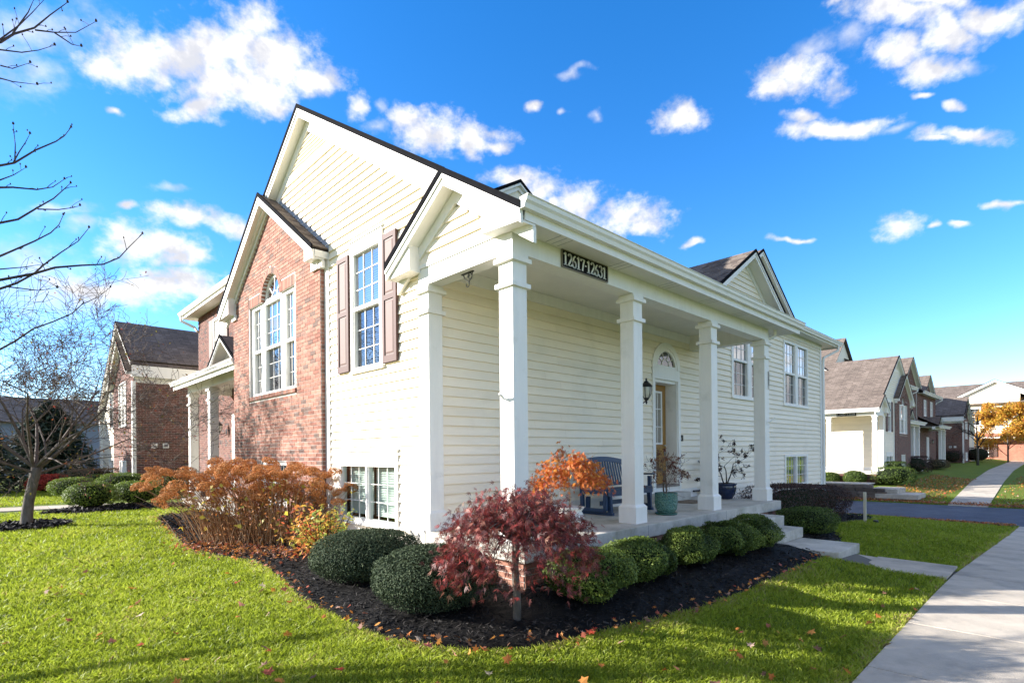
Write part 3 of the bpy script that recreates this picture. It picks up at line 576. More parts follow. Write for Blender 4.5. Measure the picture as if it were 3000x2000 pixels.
# ---- porch
MB().box(4.05, 11.32, 4.0, 5.79, .545, .72).box(4.05, 4.155, 5.7905, 6.15, .54, .7195).obj('porch_slab', CONC, H, bevel=.012)
for a in (6.45, 8.85): part('slab_joint', mY(4.0), [(a, a+.006, -.002, .0015, .55, .715)], mat('joint_dark', (.2, .2, .19), .9), H)
for x in (4.10, 6.43, 8.76, 11.04): column(H, x, 4.19, .72, 3.905)
column(H, 4.10, 5.745, .72, 3.905, name='porch_pilaster')
MB().box(4.10, 11.26, 4.19, 4.41, 3.906, 4.126).box(4.21, 11.25, 4.25, 4.41, 4.1262, 4.216).obj('porch_beam', TRIM, H)
MB().box(4.102, 4.30, 4.4105, 5.97, 3.906, 4.126).box(4.21, 4.30, 4.411, 5.79, 4.1262, 4.216).obj('porch_beam', TRIM, H); MB().box(11.05, 11.258, 4.4105, 5.785, 3.906, 4.126).box(11.051, 11.25, 4.411, 5.785, 4.1262, 4.216).obj('porch_beam', TRIM, H)
part('frieze_board', mY(YW), [(4.31, 11.049, -.005, .034, 4.055, 4.215)], TRIM, H)
MB().box(4.30, 11.05, 4.411, 5.79, 4.217, 4.235).obj('porch_ceiling', SOFFIT, H)
MB().box(3.96, 12.02, 3.875, 4.189, 4.127, 4.14).box(11.262, 12.02, 4.1895, 5.79, 4.127, 4.14).obj('soffit', SOFFIT, H)
for x in np.arange(4.6, 11.8, 1.22): 
    v = MB()
    for j in range(3): v.box(x+j*.1, x+j*.1+.012, 3.9, 4.16, 4.1255, 4.1275)
    v.obj('soffit_vent', mat('vent_grey', (.42, .42, .40), .8) if 'vent_grey' not in MATS else MATS['vent_grey'], H)
MB().box(3.965, 12.03, 3.855, 3.875, 4.095, RZ(3.865)-.035).obj('fascia', TRIM, H)
gutter(H, mY(3.855), 3.885, 12.05, 0, 4.30)
MB().prism([(12.02, 3.88, 4.13), (12.02, 5.79, 4.13), (12.02, 5.79, RZ(5.79)-.04), (12.02, 3.88, RZ(3.88)-.04)], (.025, 0, 0)).obj('porch_end_panel', TRIM, H)
part('base_board', mY(YW), [(4.33, 9.49, -.005, .034, .722, .914), (10.61, 11.3, -.005, .034, .722, .914)], TRIM, H)
# ---- front wall
mw = mY(YW)
DH = [(9.50, 10.60, .9, 3.45), (9.53, 10.57, 3.45, 3.6), (9.6, 10.5, 3.6, 3.75), (9.7, 10.4, 3.75, 3.84), (9.82, 10.28, 3.84, 3.89)]
WR = [(13.13, 15.22, 3.03, 4.93), (16.60, 18.68, 3.03, 4.93), (16.63, 18.62, .63, 1.585)]
siding(mw, H, 4.33, 19.9, .915, .915+24*EXPO, DH+WR)
siding(mw, H, 11.05, 19.9, .915+24*EXPO, 5.07, WR)
siding(mw, H, 11.33, 19.9, .915-8*EXPO, .915, WR)
part('foundation', mw, [(11.33, 20.0, -.1, .0, -1.0, -.12)], CONC, H)
part('frieze_board', mw, [(11.27, 19.9, -.005, .036, 5.06, 5.19)], TRIM, H)
MB().box(19.9, 20.03, 5.76, 5.9, -.15, 5.19).obj('corner_board', TRIM, H)
for a in WR[:2]: window(mw, H, *a, [(a[0]+.115, a[0]+.96), (a[1]-.9, a[1]-.06)], grid=(3, 3), casing=.07, split=.5, blinds=.35)
window(mw, H, *WR[2], [(16.74, 17.58), (17.66, 18.5)], hung=False, grid=(3, 3), casing=.07, blinds=0)
MB().box(12.06, 20.88, 5.47, 5.79, 5.192, 5.205).box(20.03, 20.88, 5.7905, 12.9, 5.192, 5.205).obj('soffit', SOFFIT, H)
MB().box(12.06, 20.9, 5.45, 5.469, 5.165, RZ(5.46)-.036).box(20.881, 20.9, 5.47, 12.9, 5.165, 5.27).obj('fascia', TRIM, H)
gutter(H, mY(5.45), 12.06, 20.93, 0, 5.325)
MB().tube([(20.62, 5.4, 5.21), (20.6, 5.42, 5.05), (20.3, 5.66, 4.86), (20.1, 5.72, 4.78), (20.08, 5.73, 4.6), (20.08, 5.73, -.1)], .045, 4).obj('downspout', TRIM, H)
MB().tube([(11.42, 4.12, 4.13), (11.42, 4.13, 4.02), (11.36, 4.2, 3.97), (11.28, 4.3, 3.96)], .032, 6).obj('downspout_elbow', TRIM, H)
# ---- dormers
def dormer(yw, uc, za, sl, h, dout, dback, z0, n):
    md = mY(yw); gable(md, H, uc, za, sl, h, h, dout, dback, rake=.16, frieze=.1)
    siding(md, H, uc-h, uc+h, z0, za-.34, (), lambda z: (uc-(za-.33-z)/sl, uc+(za-.33-z)/sl))
dormer(5.79, 13.95, 6.77, .63, 2.13, .3, 2.1, 5.22, 1); dormer(6.9, 17.35, 7.95, .63, 2.75, .3, 2.6, 6.2, 2)
md = mY(8.6); gable(md, H, 8.6, 7.8, .60, .95, .95, .08, 1.5, rake=.1, frieze=.08)
MB().prism([md(7.7, 0, 7.1), md(9.5, 0, 7.1), md(9.5, 0, 7.15), md(8.6, 0, 7.68), md(7.7, 0, 7.15)], (0, .1, 0)).obj('gable_wall', SIDING, H)
def shingles(parent, m, uc, za, sl, h, sgn, d0, d1, w=.16, expo=.135, seed=0):
    r = random.Random(seed); k = math.sqrt(1+sl*sl); n = int(h*k/expo)
    for i in range(n):
        s0 = i*expo; s1 = s0+expo+.03; d = d1-r.uniform(0, w)
        while d < d0:
            e = min(d+w*r.uniform(.75, 1.3), d0); a = max(d, d1)
            if e-a > .03:
                t = .012+r.choice((0, .006)); P = lambda s, dd, t_: m(uc+sgn*(h-s/k), dd, za-sl*(h-s/k)+t_)
                MB().hexa([P(s0, a, .001), P(s0, e-.004, .001), P(s1, e-.004, .001), P(s1, a, .001), P(s0, a, t+.004), P(s0, e-.004, t+.004), P(s1, e-.004, .005), P(s1, a, .005)]).obj('shingle', SHINGLE_P, parent)
            d = e
rs = [o for o in bpy.data.objects if o.name.startswith('roof_slope') and o.parent == H]
byc = lambda x, y, z: min(rs, key=lambda o: (sum((Vector(c) for c in o.bound_box), Vector())/8-Vector((x, y, z))).length)
shingles(byc(3.95, 9.85, 6.0), mb, 11.05, 6.84, .70, 2.41, -1, .225, -.095, .15, .135, 3)
shingles(byc(12.9, 6.8, 6.1), mY(5.79), 13.95, 6.77, .63, 2.13, -1, .325, -.9, .17, .14, 5)
# ---- door with fanlight
DC = 10.05
d = MB()
for a, b in ((9.50, 9.60), (10.50, 10.60)): fbox(d, mw, a, b, -.01, .042, .925, 3.18); 
fbox(d, mw, 9.50, 10.60, -.01, .042, 3.181, 3.22); fbox(d, mw, 9.515, 10.585, -.01, .036, 3.2205, 3.42)
fbox(d, mw, 10.47, 10.499, -.27, .02, 1.0, 3.18); fbox(d, mw, 9.601, 9.625, -.27, .02, 1.0, 3.18); fbox(d, mw, 9.6255, 10.469, -.27, .0, 3.12, 3.18)
for i in range(20):
    a0, a1 = math.pi*i/20, math.pi*(i+1)/20
    for r0, r1, dd in ((.43, .55, .045), (.36, .4295, .036)):
        d.prism([mw(DC+r_*math.cos(a), dd, 3.41+r_*.97*math.sin(a)) for r_, a in ((r0, a0), (r1, a0), (r1, a1), (r0, a1))], (0, dd+.01, 0))
fbox(d, mw, DC-.43, DC+.43, -.01, .0365, 3.4202, 3.47)
ds = d.obj('door_surround', TRIM, H)
MB().add([mw(DC+.37*math.cos(math.pi*i/16), .002, 3.46+.33*math.sin(math.pi*i/16)) for i in range(17)], [tuple(range(17))]).obj('fanlight_pane', GLASS_D, ds, recalc=False)
f = MB()
for a in (35, 68, 90+22, 145): f.prism([mw(DC+r_*math.cos(math.radians(a))+w*math.sin(math.radians(a)), .004, 3.46+r_*.92*math.sin(math.radians(a))-w*math.cos(math.radians(a))) for r_, w in ((.15, -.007), (.15, .007), (.36, .007), (.36, -.007))], (0, -.008, 0))
for i in range(10):
    a0, a1 = math.pi*i/10, math.pi*(i+1)/10
    f.prism([mw(DC+r_*math.cos(a), .004, 3.46+r_*math.sin(a)) for r_, a in ((.14, a0), (.155, a0), (.155, a1), (.14, a1))], (0, -.008, 0))
f.obj('fanlight_muntins', TRIM, ds)
part('room_behind', mw, [(9.6, 10.5, -.06, -.05, 3.42, 3.9)], DARK, ds)
dr = MB(); fbox(dr, mw, 9.63, 10.465, -.285, -.24, 1.03, 3.115); do = dr.obj('front_door', DOOR, H)
lf = MB(); L0, L1, A0, A1 = 9.76, 10.30, 1.86, 2.98
for q in ((L0, L1, A1-.04, A1), (L0, L1, A0, A0+.04), (L0, L0+.04, A0+.04, A1-.04), (L1-.04, L1, A0+.04, A1-.04)): fbox(lf, mw, q[0], q[1], -.239, -.222, q[2], q[3])
for i in (1, 2): u = L0+(L1-L0)*i/3; fbox(lf, mw, u-.008, u+.008, -.237, -.228, A0+.04, A1-.04); z = A0+(A1-A0)*i/3; fbox(lf, mw, L0+.04, L1-.04, -.2365, -.229, z-.008, z+.008)
lf.obj('door_lite_frame', TRIM, do); MB().quad(mw(L0+.03, -.238, A0+.03), mw(L1-.03, -.238, A0+.03), mw(L1-.03, -.238, A1-.03), mw(L0+.03, -.238, A1-.03)).obj('door_pane', glass_mat('door_glass', .45, (.5, .5, .5)), do, recalc=False)
for za, zb in ((1.12, 1.42), (1.48, 1.78)):
    for ua, ub in ((9.74, 10.0), (10.08, 10.34)): part('door_panel', mw, [(ua, ub, -.239, -.231, za, zb)], DOOR, do, bevel=.004)
hd = MB(); fbox(hd, mw, 10.375, 10.42, -.239, -.225, 1.62, 1.72); hd.tube([mw(10.4, -.225, 1.69), mw(10.4, -.17, 1.69), mw(10.33, -.165, 1.685)], .011, 8); hd.lathe([(.0, 0), (.03, 0), (.03, .02), (0, .02)], (10.4, 6.02, 1.83), 12); hd.obj('door_handle', METAL, do)
part('threshold', mw, [(9.6, 10.5, -.28, .06, .985, 1.028)], mat('weathered_wood', (.24, .20, .17), .8, .2, 8), H); part('door_base_board', mw, [(9.495, 10.605, -.01, .036, .7222, .984)], TRIM, H)
part('doorbell', mw, [(10.645, 10.685, .017, .05, 1.93, 2.06)], BLACK, H); part('doormat_step', mw, [(9.15, 10.42, .02, .35, .7205, .885)], CONC, H, bevel=.008)
lantern(H, mw, 8.88, 3.09, .28)
# ---- number board, brackets
s = part('number_board', mY(4.19), [(4.905, 5.81, .001, .02, 3.922, 4.118)], SIGNBLK, H)
sf = MB(); 
for q in ((4.9, 5.815, 3.914, 3.924), (4.9, 5.815, 4.116, 4.126), (4.9, 4.91, 3.9242, 4.1158), (5.805, 5.815, 3.9242, 4.1158)): fbox(sf, mY(4.19), q[0], q[1], .001, .025, q[2], q[3])
sf.obj('number_board_rim', mat('bronze_rim', (.2, .17, .12), .5), s)
n = MB(); numerals(n, mY(4.19), '12617.12631', 4.925, 3.948, .148, .0205, 1.08); n.obj('house_numbers', SIGNWHT, s)
v = part('unit_number_plate', mY(4.19), [(11.195, 11.255, .001, .012, 2.94, 3.29)], mat('plate_grey', (.5, .48, .43), .5), H)
n = MB(); numerals(n, mY(4.19), '12631', 11.206, 3.228, .05, .0125, .9, up=True); n.obj('unit_numbers', SIGNBLK, v)
h = MB(); hx, hy = 4.2, 5.07
h.box(hx-.012, hx+.012, hy-.11, hy+.11, 3.893, 3.9055)
h.tube([(hx, hy+.08, 3.893), (hx, hy+.06, 3.85), (hx, hy+.01, 3.81), (hx, hy-.03, 3.79)], .007, 6)
sp = [(hx, hy-.045+.045*math.cos(t)*(1-t/14), 3.845+.05*math.sin(t)*(1-t/14)) for t in np.linspace(0, 8, 18)]; h.tube(sp, .006, 6)
h.tube([(hx, hy+.0, 3.80)]+[(hx, hy+.03*math.cos(t), 3.765+.035*math.sin(t)) for t in np.linspace(1.6, 6.6, 12)], .006, 6); h.tube([(hx, hy-.09, 3.893), (hx, hy-.08, 3.84), (hx, hy-.02, 3.79)], .006, 6)
h.obj('plant_hook', BLACK, H)
for pts, nm in (([(4.10, 4.30, 2.30), (4.06, 4.30, 2.31), (3.99, 4.295, 2.36)], 'flag_holder'), ([(11.15, 4.19, 2.27), (11.16, 4.15, 2.28), (11.22, 4.07, 2.36)], 'flag_holder')):
    b = MB(); b.tube(pts, [.012, .016, .016], 8); c = pts[0]
    if c[0] < 5: b.box(4.09, 4.1005, 4.265, 4.335, 2.26, 2.35)
    else: b.box(11.12, 11.18, 4.182, 4.191, 2.22, 2.32)
    b.obj(nm, SIGNWHT, H)
pp = MB(); pp.tube([(10.2+.9, 5.74, .84), (11.9, 5.72, .84), (12.15, 5.6, .84), (12.15, 5.55, .66)], .022, 8); pp.obj('gas_pipe', BLACK, H)
gm = MB(); gm.tube([(11.42, 5.62, .70), (11.42, 5.62, .88), (11.52, 5.6, .9), (11.6, 5.6, .88), (11.6, 5.6, .7)], .028, 8); gm.lathe([(0, 0), (.05, .0), (.06, .05), (.05, .1), (0, .11)], (11.5, 5.58, .68), 10); gm.obj('gas_valve', BLACK, H)
# ------------------------------------------------------------------ attached units further along the row
def mid_unit(T, gableless=True):
    tx, y0, y1, so_ = 5.6, 13.25, 22.2, 6.74
    mt = mX(tx); bb = MB(); fbox(bb, mt, y0, y1, -1.5, -.004, 0, so_); bb.obj('brick_wall', MORTAR, T)
    B_ = Bricks(); wins = [(19.2, 20.3, 4.9, 6.35), (16.0, 17.1, 4.9, 6.35)]
    B_.wall(mt, y0, y1, .06, so_, [(a-.0, b+.0, c, e) for a, b, c, e in wins]+[(17.25, 18.5, .7, 3.05)], None, .008, 21)
    B_.build(T, 0, BRICK_SHADE)
    for w in wins:
        window(mt, T, *w, [(w[0]+.08, w[1]-.08)], grid=(2, 2), rec=.0, casing=.08, blinds=.5)
        for a, b in ((w[0]-.44, w[0]-.05), (w[1]+.05, w[1]+.44)): part('shutter', mt, [(a, b, .012, .05, w[2], w[3])], FADED, T, bevel=.004)
    dd = part('side_door', mt, [(17.3, 18.45, .0, .03, .75, 3.0)], TRIM, T); part('door_panel', mt, [(17.42, 18.33, .031, .05, .85, 2.9)], SIGNWHT, dd)
    MB().box(5.2, 6.2, 13.3, 22.75, so_, so_+.02).obj('soffit', SOFFIT, T); MB().box(5.18, 5.2, 13.3, 22.77, so_-.03, so_+.16).obj('fascia', TRIM, T)
    gutter(T, mX(5.18), 13.3, 22.8, 0, so_+.19)
    uvquad('roof_slope', (5.15, 13.3, so_+.17), (5.15, 22.8, so_+.17), (8.6, 22.8, so_+2.3), (8.6, 13.3, so_+2.3), SHINGLE, T)
    MB().tube([(5.1, 22.55, so_+.1), (5.12, 22.5, so_-.12), (5.5, 22.25, so_-.35), (5.55, 22.15, so_-.5)], .05, 6).obj('downspout', TRIM, T)
    MB().box(7.2, 19.5, 13.4, 24.8, 0, 6.7).obj('rear_block', SIDING, T)
    uvquad('roof_slope', (20, 13.3, so_+.1), (20, 25, so_+.1), (12.4, 25, 10.4), (12.4, 13.3, 10.4), SHINGLE, T); uvquad('roof_slope', (8.61, 13.3, so_+2.31), (8.61, 25, so_+2.31), (12.4, 25, 10.4), (12.4, 13.3, 10.4), SHINGLE, T)
    # porch
    MB().box(4.25, 5.59, 13.26, 19.0, .1, .42).obj('porch_slab', CONC, T)
    for y in (16.40, 18.40): column(T, 4.40, y, .42, 3.60)
    MB().box(4.40, 4.62, 13.26, 18.65, 3.601, 3.82).box(4.6205, 5.59, 18.43, 18.65, 3.601, 3.82).obj('porch_beam', TRIM, T); MB().box(4.1, 5.59, 13.26, 19.02, 3.821, 3.84).obj('soffit', SOFFIT, T)
    MB().box(4.1, 4.12, 13.26, 19.05, 3.7, 3.90).obj('fascia', TRIM, T); gutter(T, mX(4.1), 13.26, 19.1, 0, 3.93)
    uvquad('roof_slope', (4.07, 13.26, 3.91), (4.07, 19.1, 3.91), (5.59, 19.1, 4.75), (5.59, 13.26, 4.75), SHINGLE, T)
    mg = mX(4.5); gable(mg, T, 14.75, 4.72, .66, 1.25, 1.25, .3, 1.0, rake=.12, frieze=.08)
    siding(mg, T, 13.4, 16, 3.95, 4.4, (), lambda z: (14.75-(4.44-z)/.66, 14.75+(4.44-z)/.66), joined=True)
    lantern(T, mt, 19.05, 2.83, .22, .9)
def end_block(T, y0=24.93):
    x0, ye = 4.06, 33.6
    bb = MB(); bb.box(x0+.003, 11, y0+.003, 29.6, 0, 4.8); bb.prism([(x0+.003, y0+.003, 4.8), (x0+.003, 29.6, 4.8), (x0+.003, 27.25, 6.42)], (.3, 0, 0)); bb.obj('brick_wall', MORTAR, T)
    B_ = Bricks(); m1 = mX(x0); m2 = mY(y0); ws = [(26.4, 28.0, 2.95, 4.75), (26.5, 27.9, .7, 1.55)]
    B_.wall(m1, y0, 29.6, .06, 6.3, ws, lambda z: None if z > 6.25 else (27.25-max(0, (6.35-z)/.70), 27.25+max(0, (6.35-z)/.7)), .008, 31)
    B_.wall(m2, x0+.01, 10.5, .06, 4.55, (), None, .008, 32); B_.build(T, 0, BRICK_SHADE)
    for w in ws: window(m1, T, *w, [(w[0]+.06, (w[0]+w[1])/2-.04), ((w[0]+w[1])/2+.04, w[1]-.06)], grid=(2, 2), casing=.05, blinds=.6, hung=w[2] > 2)
    siding(mX(4.16), T, 29.6, ye, .4, 7.0, [(30.0, 31.2, 2.95, 4.8), (30, 31.4, .7, 1.6)], lambda z: (27.74-(7.0-z)/.65, 27.74+(7.0-z)/.65), joined=True)
    window(mX(4.16), T, 30.05, 31.15, 2.98, 4.78, [(30.12, 31.08)]); window(mX(4.16), T, 30.05, 31.35, .72, 1.6, [(30.12, 31.28)], hung=False)
    MB().box(4.02, 4.3, 33.3, 33.65, .5, 4.4).obj('corner_board', TRIM, T); MB().box(4.0, 4.12, y0-.02, y0+.16, .3, 4.6).obj('downspout', TRIM, T)
    gable(mX(4.16), T, 27.74, 7.36, .65, 3.05, 5.6, .25, 7.5, rake=.17, frieze=.12); gable(mX(4.06), T, 27.25, 6.52, .7, 2.1, 2.5, .22, .1, rake=.15, frieze=.08)
    MB().box(4.0, 10.6, y0-.32, y0-.003, 4.76, 4.78).obj('soffit', SOFFIT, T); MB().box(3.95, 10.6, y0-.34, y0-.32, 4.74, 5.2).obj('fascia', TRIM, T); part('frieze_board', m2, [(4.1, 10.5, .009, .03, 4.55, 4.759)], TRIM, T)
    uvquad('roof_slope', (3.9, y0-.36, 5.2), (10.9, y0-.36, 5.2), (10.9, 27.74, 7.37), (3.9, 27.74, 7.37), SHINGLE, T, .05)
    MB().box(11.01, 19, 25.2, 33.5, 0, 5.0).obj('rear_block', SIDING, T); uvquad('roof_slope', (11, 24.6, 5.1), (19.5, 24.6, 5.1), (19.5, 29, 7.6), (11, 29, 7.6), SHINGLE, T); uvquad('roof_slope', (11, 33.8, 4.8), (19.5, 33.8, 4.8), (19.5, 29, 7.6), (11, 29, 7.6), SHINGLE, T)
    for x in (4.60, 4.985):
        o = part('meter_cabinet', m2, [(x, x+.2, .009, .1, 2.02, 2.22)], TRIM, T, bevel=.01)
        if x > 4.8: part('meter_face', m2, [(x+.04, x+.16, .1005, .12, 2.09, 2.19)], mat('meter_grey', (.2, .2, .2), .4), o)
MID = thing('town_house', 'two-storey brick unit with small gabled porch left of the brick gable bay', 'house', (5.6, 16, .1)); mid_unit(MID)
END = thing('town_house', 'dark-roofed brick end unit behind the bare crabapple with two white meter boxes', 'house', (4.1, 27, .1)); end_block(END)
# ------------------------------------------------------------------ mirrored row across the side street
for o in bpy.data.objects:
    if o.parent: KIDS.setdefault(o.parent.name, []).append(o)
FA, FB, FZ = 31.91, 3.49, -.255
SKIP = ('brick', 'shingle', 'number_board', 'unit_number_plate', 'plant_hook', 'flag_holder', 'gas_pipe', 'gas_valve', 'doormat_step', 'doorbell', 'foundation_mortar', 'slab_joint', 'soffit_vent')
def mirror(root, shift, label):
    c = copy_fast(root, None, SKIP); L0_ = Vector(root.location)
    c.location = (FA+L0_.y+shift, FB+L0_.x, FZ+L0_.z); c.rotation_euler = (0, 0, math.radians(90)); c.scale = (1, -1, 1)
    c['label'] = label; c['group'] = 'units of the row across the side street'; return c
FAR = mirror(HOUSE, 0, 'tan-roofed end unit across the side street with a white columned porch')
fb = Bricks(); fb.items = [[tuple(q) for q in p] for p in bk.items]; 
BWF = [o for o in bpy.data.objects if o.parent == FAR and o.name.startswith('brick_wall')][0]
for o in [o for o in bpy.data.objects if o.parent == BWF]: bpy.data.objects.remove(o)
fb.build(BWF, 0, BRICK_SHADE)
for o in bpy.data.objects:
    if o.parent == BWF: o.location = (0, 0, 0)
mirror(MID, 0, 'brick unit with dark porch roof just beyond the tan-roofed end unit'); mirror(MID, 12.2, 'second brick unit beyond the tan-roofed house, farther along the row'); mirror(END, 14.4, 'dark-roofed brick end unit at the far end of the row across the street')
nb = MB(); xs = FA+4.19
fbox(nb, mX(xs), FB+5.1, FB+6.1, .001, .02, 3.66, 3.865); fn = nb.obj('number_board', SIGNBLK, None); fn.parent = FAR
fn.matrix_parent_inverse = (Matrix.Translation(FAR.location) @ Matrix.Rotation(math.radians(90), 4, 'Z') @ Matrix.Diagonal((1, -1, 1, 1))).inverted()
n = MB(); mrev = lambda u, d, z: (xs-d, FB+11.2-u, z)
numerals(n, mrev, '13909.13929', 5.12+FB-FB, 3.69, .15, .021, 1.15); fq = n.obj('house_numbers', SIGNWHT, None); fq.parent = fn
# tall cross gables over the far brick units
for k, (xc, za, lab) in enumerate(((54.7, 9.25, 'second gable'), (62.6, 8.5, 'third gable'))):
    T = thing('gabled_wing', ('tall brick wing with steep tan gable rising behind the first far house', 'farther and lower brick wing with tan gable beyond the tall one')[k], 'house', (xc, 9.3, 0), 'units of the row across the side street')
    my = mY(9.2); hh = 3.3-.6*k
    MB().prism([my(xc-hh+.3, 0, 0), my(xc+hh-.3, 0, 0), my(xc+hh-.3, 0, za-.66*(hh-.3)-.2), my(xc, 0, za-.22), my(xc-hh+.3, 0, za-.66*(hh-.3)-.2)], (0, 6, 0)).obj('brick_wall', MORTAR, T)
    B_ = Bricks(); B_.wall(my, xc-hh+.3, xc+hh-.3, 4, za-.3, [(xc-.55, xc+.55, 5.2, 6.9)], lambda z: (xc-(za-.25-z)/.66, xc+(za-.25-z)/.66), .008, 41); B_.build(T, 0, BRICK_SHADE)
    gable(my, T, xc, za, .66, hh, hh, .3, 6, rake=.16, frieze=.12); window(my, T, xc-.5, xc+.5, 5.2, 6.9, [(xc-.42, xc+.42)], grid=(2, 2))
# ------------------------------------------------------------------ houses behind
def far_block():
    T = thing('apartment_house', 'red brick building with white gable and brown shutters behind the yellow tree', 'house', (92, 2, 0)); x = 92; m_ = mX(x)
    MB().prism([(x+.01, -16, -.5), (x+.01, 26, -.5), (x+.01, 26, 7.4), (x+.01, -16, 7.4)], (10, 0, 0)).obj('wall', SIDING, T)
    uvquad('roof_slope', (x-.5, -16.5, 7.3), (x-.5, 26.5, 7.3), (x+7, 20.5, 10.6), (x+7, -12.5, 10.6), SHINGLE, T)
    bb = MB(); fbox(bb, m_, -9, 4.2, -.1, .12, -.5, 7.1); fbox(bb, m_, 4.2, 26, -.1, .1, -.5, 3.6); bb.prism([m_(-9, .12, 7.1), m_(4.2, .12, 7.1), m_(-2.4, .12, 10)], (.2, 0, 0)); bb.obj('brick_wall', mat('far_brick', (.36, .15, .10), .9, .25, 3), T)
    gable(m_, T, 6.6, 10.4, .52, 8, 7.2, .4, 6, rake=.3, frieze=.3); gable(mX(x-.12), T, -2.4, 9.6, .52, 6.6, 5.6, .4, 4, rake=.3, frieze=.2)
    siding(mX(x-.02), T, 4.2, 13.6, 3.7, 10, [(6.9, 9.1, 4.6, 6.9)], lambda z: (max(4.25, 6.6-(9.8-z)/.52), 6.6+(9.8-z)/.52) if z > 7.3 else None, joined=True)
    for w in ((6.9, 9.1, 4.6, 6.9), (.2, 2.6, 4.4, 6.9), (-5, -2.6, 4.4, 6.9), (.2, 2.4, .6, 2.8), (7.2, 9.4, .6, 2.9)):
        window(mX(x-.14), T, *w, [(w[0]+.1, (w[0]+w[1])/2-.05), ((w[0]+w[1])/2+.05, w[1]-.1)], grid=(2, 3), casing=.12)
        for a, b in ((w[0]-.8, w[0]-.1), (w[1]+.1, w[1]+.8)): part('shutter', mX(x-.14), [(a, b, 0, .06, w[2], w[3])], WOODSH, T)
    part('balcony', m_, [(4.5, 12, .1, 1.6, 2.9, 3.1)], TRIM, T)
    MB().tube([(x+3.5, 20, 10.4), (x+3.5, 20, 11.1)], .22, 8).obj('roof_vent', EDGE, T)
    T2 = thing('apartment_house', 'long grey house with a dark roof behind the spruces at far left', 'house', (6, 62, 0)); y = 60
    MB().box(-24, 16, 58, 68, -.3, 4.6).obj('wall', mat('grey_blue_siding', (.20, .23, .28), .8, .06, 2, stretch=(1, 1, 8)), T2)
    uvquad('roof_slope', (-24.5, 57.5, 4.5), (16.5, 57.5, 4.5), (16.5, 63, 6.9), (-24.5, 63, 6.9), shingle_mat('dark_shingle', (.09, .075, .07), (.14, .12, .11)), T2)
    for u in (-16, -10, -4, 2, 8): window(mY(58), T2, u, u+1.6, 2.2, 3.9, [(u+.1, u+.75), (u+.85, u+1.5)], grid=(2, 2), casing=.09)
far_block()
# ------------------------------------------------------------------ ground
def sm(t): t = np.clip(t, 0, 1); return t*t*(3-2*t)
def gz(x, y):
    b = np.interp(x, [-40, 9, 20, 23.4, 30.2, 45, 60, 110], [0, 0, -.62, -.78, -.78, -.35, -.15, .1])
    return b+.22*sm((y-1.2)/2.6)*(1-sm((x-19.5)/3.9))+.32*sm((y-4.3)/3)*sm((x-30.2)/3)
def sheet(name, xs, ys, mat_, dz=0, kind='structure', parent=None, noise=0):
    X, Y = np.meshgrid(np.array(xs, float), np.array(ys, float)); Z = gz(X, Y)+dz
    if noise: Z = Z+rng.normal(0, noise, Z.shape)
    nx, ny = len(xs), len(ys); v = np.stack([X, Y, Z], -1).reshape(-1, 3)
    f = [(j*nx+i, j*nx+i+1, (j+1)*nx+i+1, (j+1)*nx+i) for j in range(ny-1) for i in range(nx-1)]
    me = bpy.data.meshes.new(name); me.from_pydata(v.tolist(), [], f); me.materials.append(mat_); o = link(name, me, parent)
    me.polygons.foreach_set('use_smooth', [True]*len(f))
    return tag(o, kind=kind)
def lawn_mat():
    m = bpy.data.materials.new('lawn'); m.use_nodes = True; N = m.node_tree.nodes; L = m.node_tree.links; b = N['Principled BSDF']; b.inputs['Roughness'].default_value = .9; b.inputs['Specular IOR Level'].default_value = .15
    tc = N.new('ShaderNodeTexCoord'); n1 = N.new('ShaderNodeTexNoise'); n1.inputs['Scale'].default_value = .55; n1.inputs['Detail'].default_value = 8; n1.inputs['Roughness'].default_value = .7
    n2 = N.new('ShaderNodeTexNoise'); n2.inputs['Scale'].default_value = 22; n2.inputs['Detail'].default_value = 6; n2.inputs['Roughness'].default_value = .75
    for n in (n1, n2): L.new(tc.outputs['Object'], n.inputs['Vector'])
    a = N.new('ShaderNodeMath'); a.operation = 'MULTIPLY_ADD'; L.new(n1.outputs['Fac'], a.inputs[0]); a.inputs[1].default_value = .5; L.new(n2.outputs['Fac'], a.inputs[2])
    r = N.new('ShaderNodeValToRGB'); e = r.color_ramp.elements; e[0].position = .45; e[0].color = (.06, .085, .012, 1); e[1].position = 1.0; e[1].color = (.22, .27, .04, 1); q = e.new(.72); q.color = (.13, .18, .022, 1)
    L.new(a.outputs[0], r.inputs[0]); L.new(r.outputs[0], b.inputs['Base Color'])
    bp = N.new('ShaderNodeBump'); bp.inputs['Strength'].default_value = .8; bp.inputs['Distance'].default_value = .05; L.new(n2.outputs['Fac'], bp.inputs['Height']); L.new(bp.outputs[0], b.inputs['Normal'])
    return m
LAWN = lawn_mat()
gx = np.concatenate([[-1500, -600, -250, -120, -60, -30, -15, -8], np.arange(-4, 12, .4), np.arange(12, 34, .6), np.arange(34, 62, 2), [70, 80, 90, 110, 150, 250, 600, 1500]])
gy = np.concatenate([[-1500, -600, -250, -100, -40, -15, -6, -2], np.arange(-.6, 8.5, .3), np.arange(9, 30, 1.5), [34, 40, 50, 70, 100, 200, 600, 1500]])
sheet('ground', gx, gy, LAWN)
MULCH = ramp_mat('mulch', [(0, (.005, .0045, .004)), (.6, (.013, .011, .010)), (1, (.05, .043, .038))], .75, spec=.2, objrand=False, nscale=25, namp=1.0, bump=.6)
ASPH = mat('asphalt', (.075, .085, .11), .8, .3, 1.2, .4, 140, .3, dirt=((.15, .155, .17), .45, .5, .72))
sheet('road', np.concatenate([np.arange(23.4, 30.3, .85)]), np.concatenate([[-120, -40, -15, -6], np.arange(-3, 20, 1.5), [30, 60, 140]]), ASPH, .006)
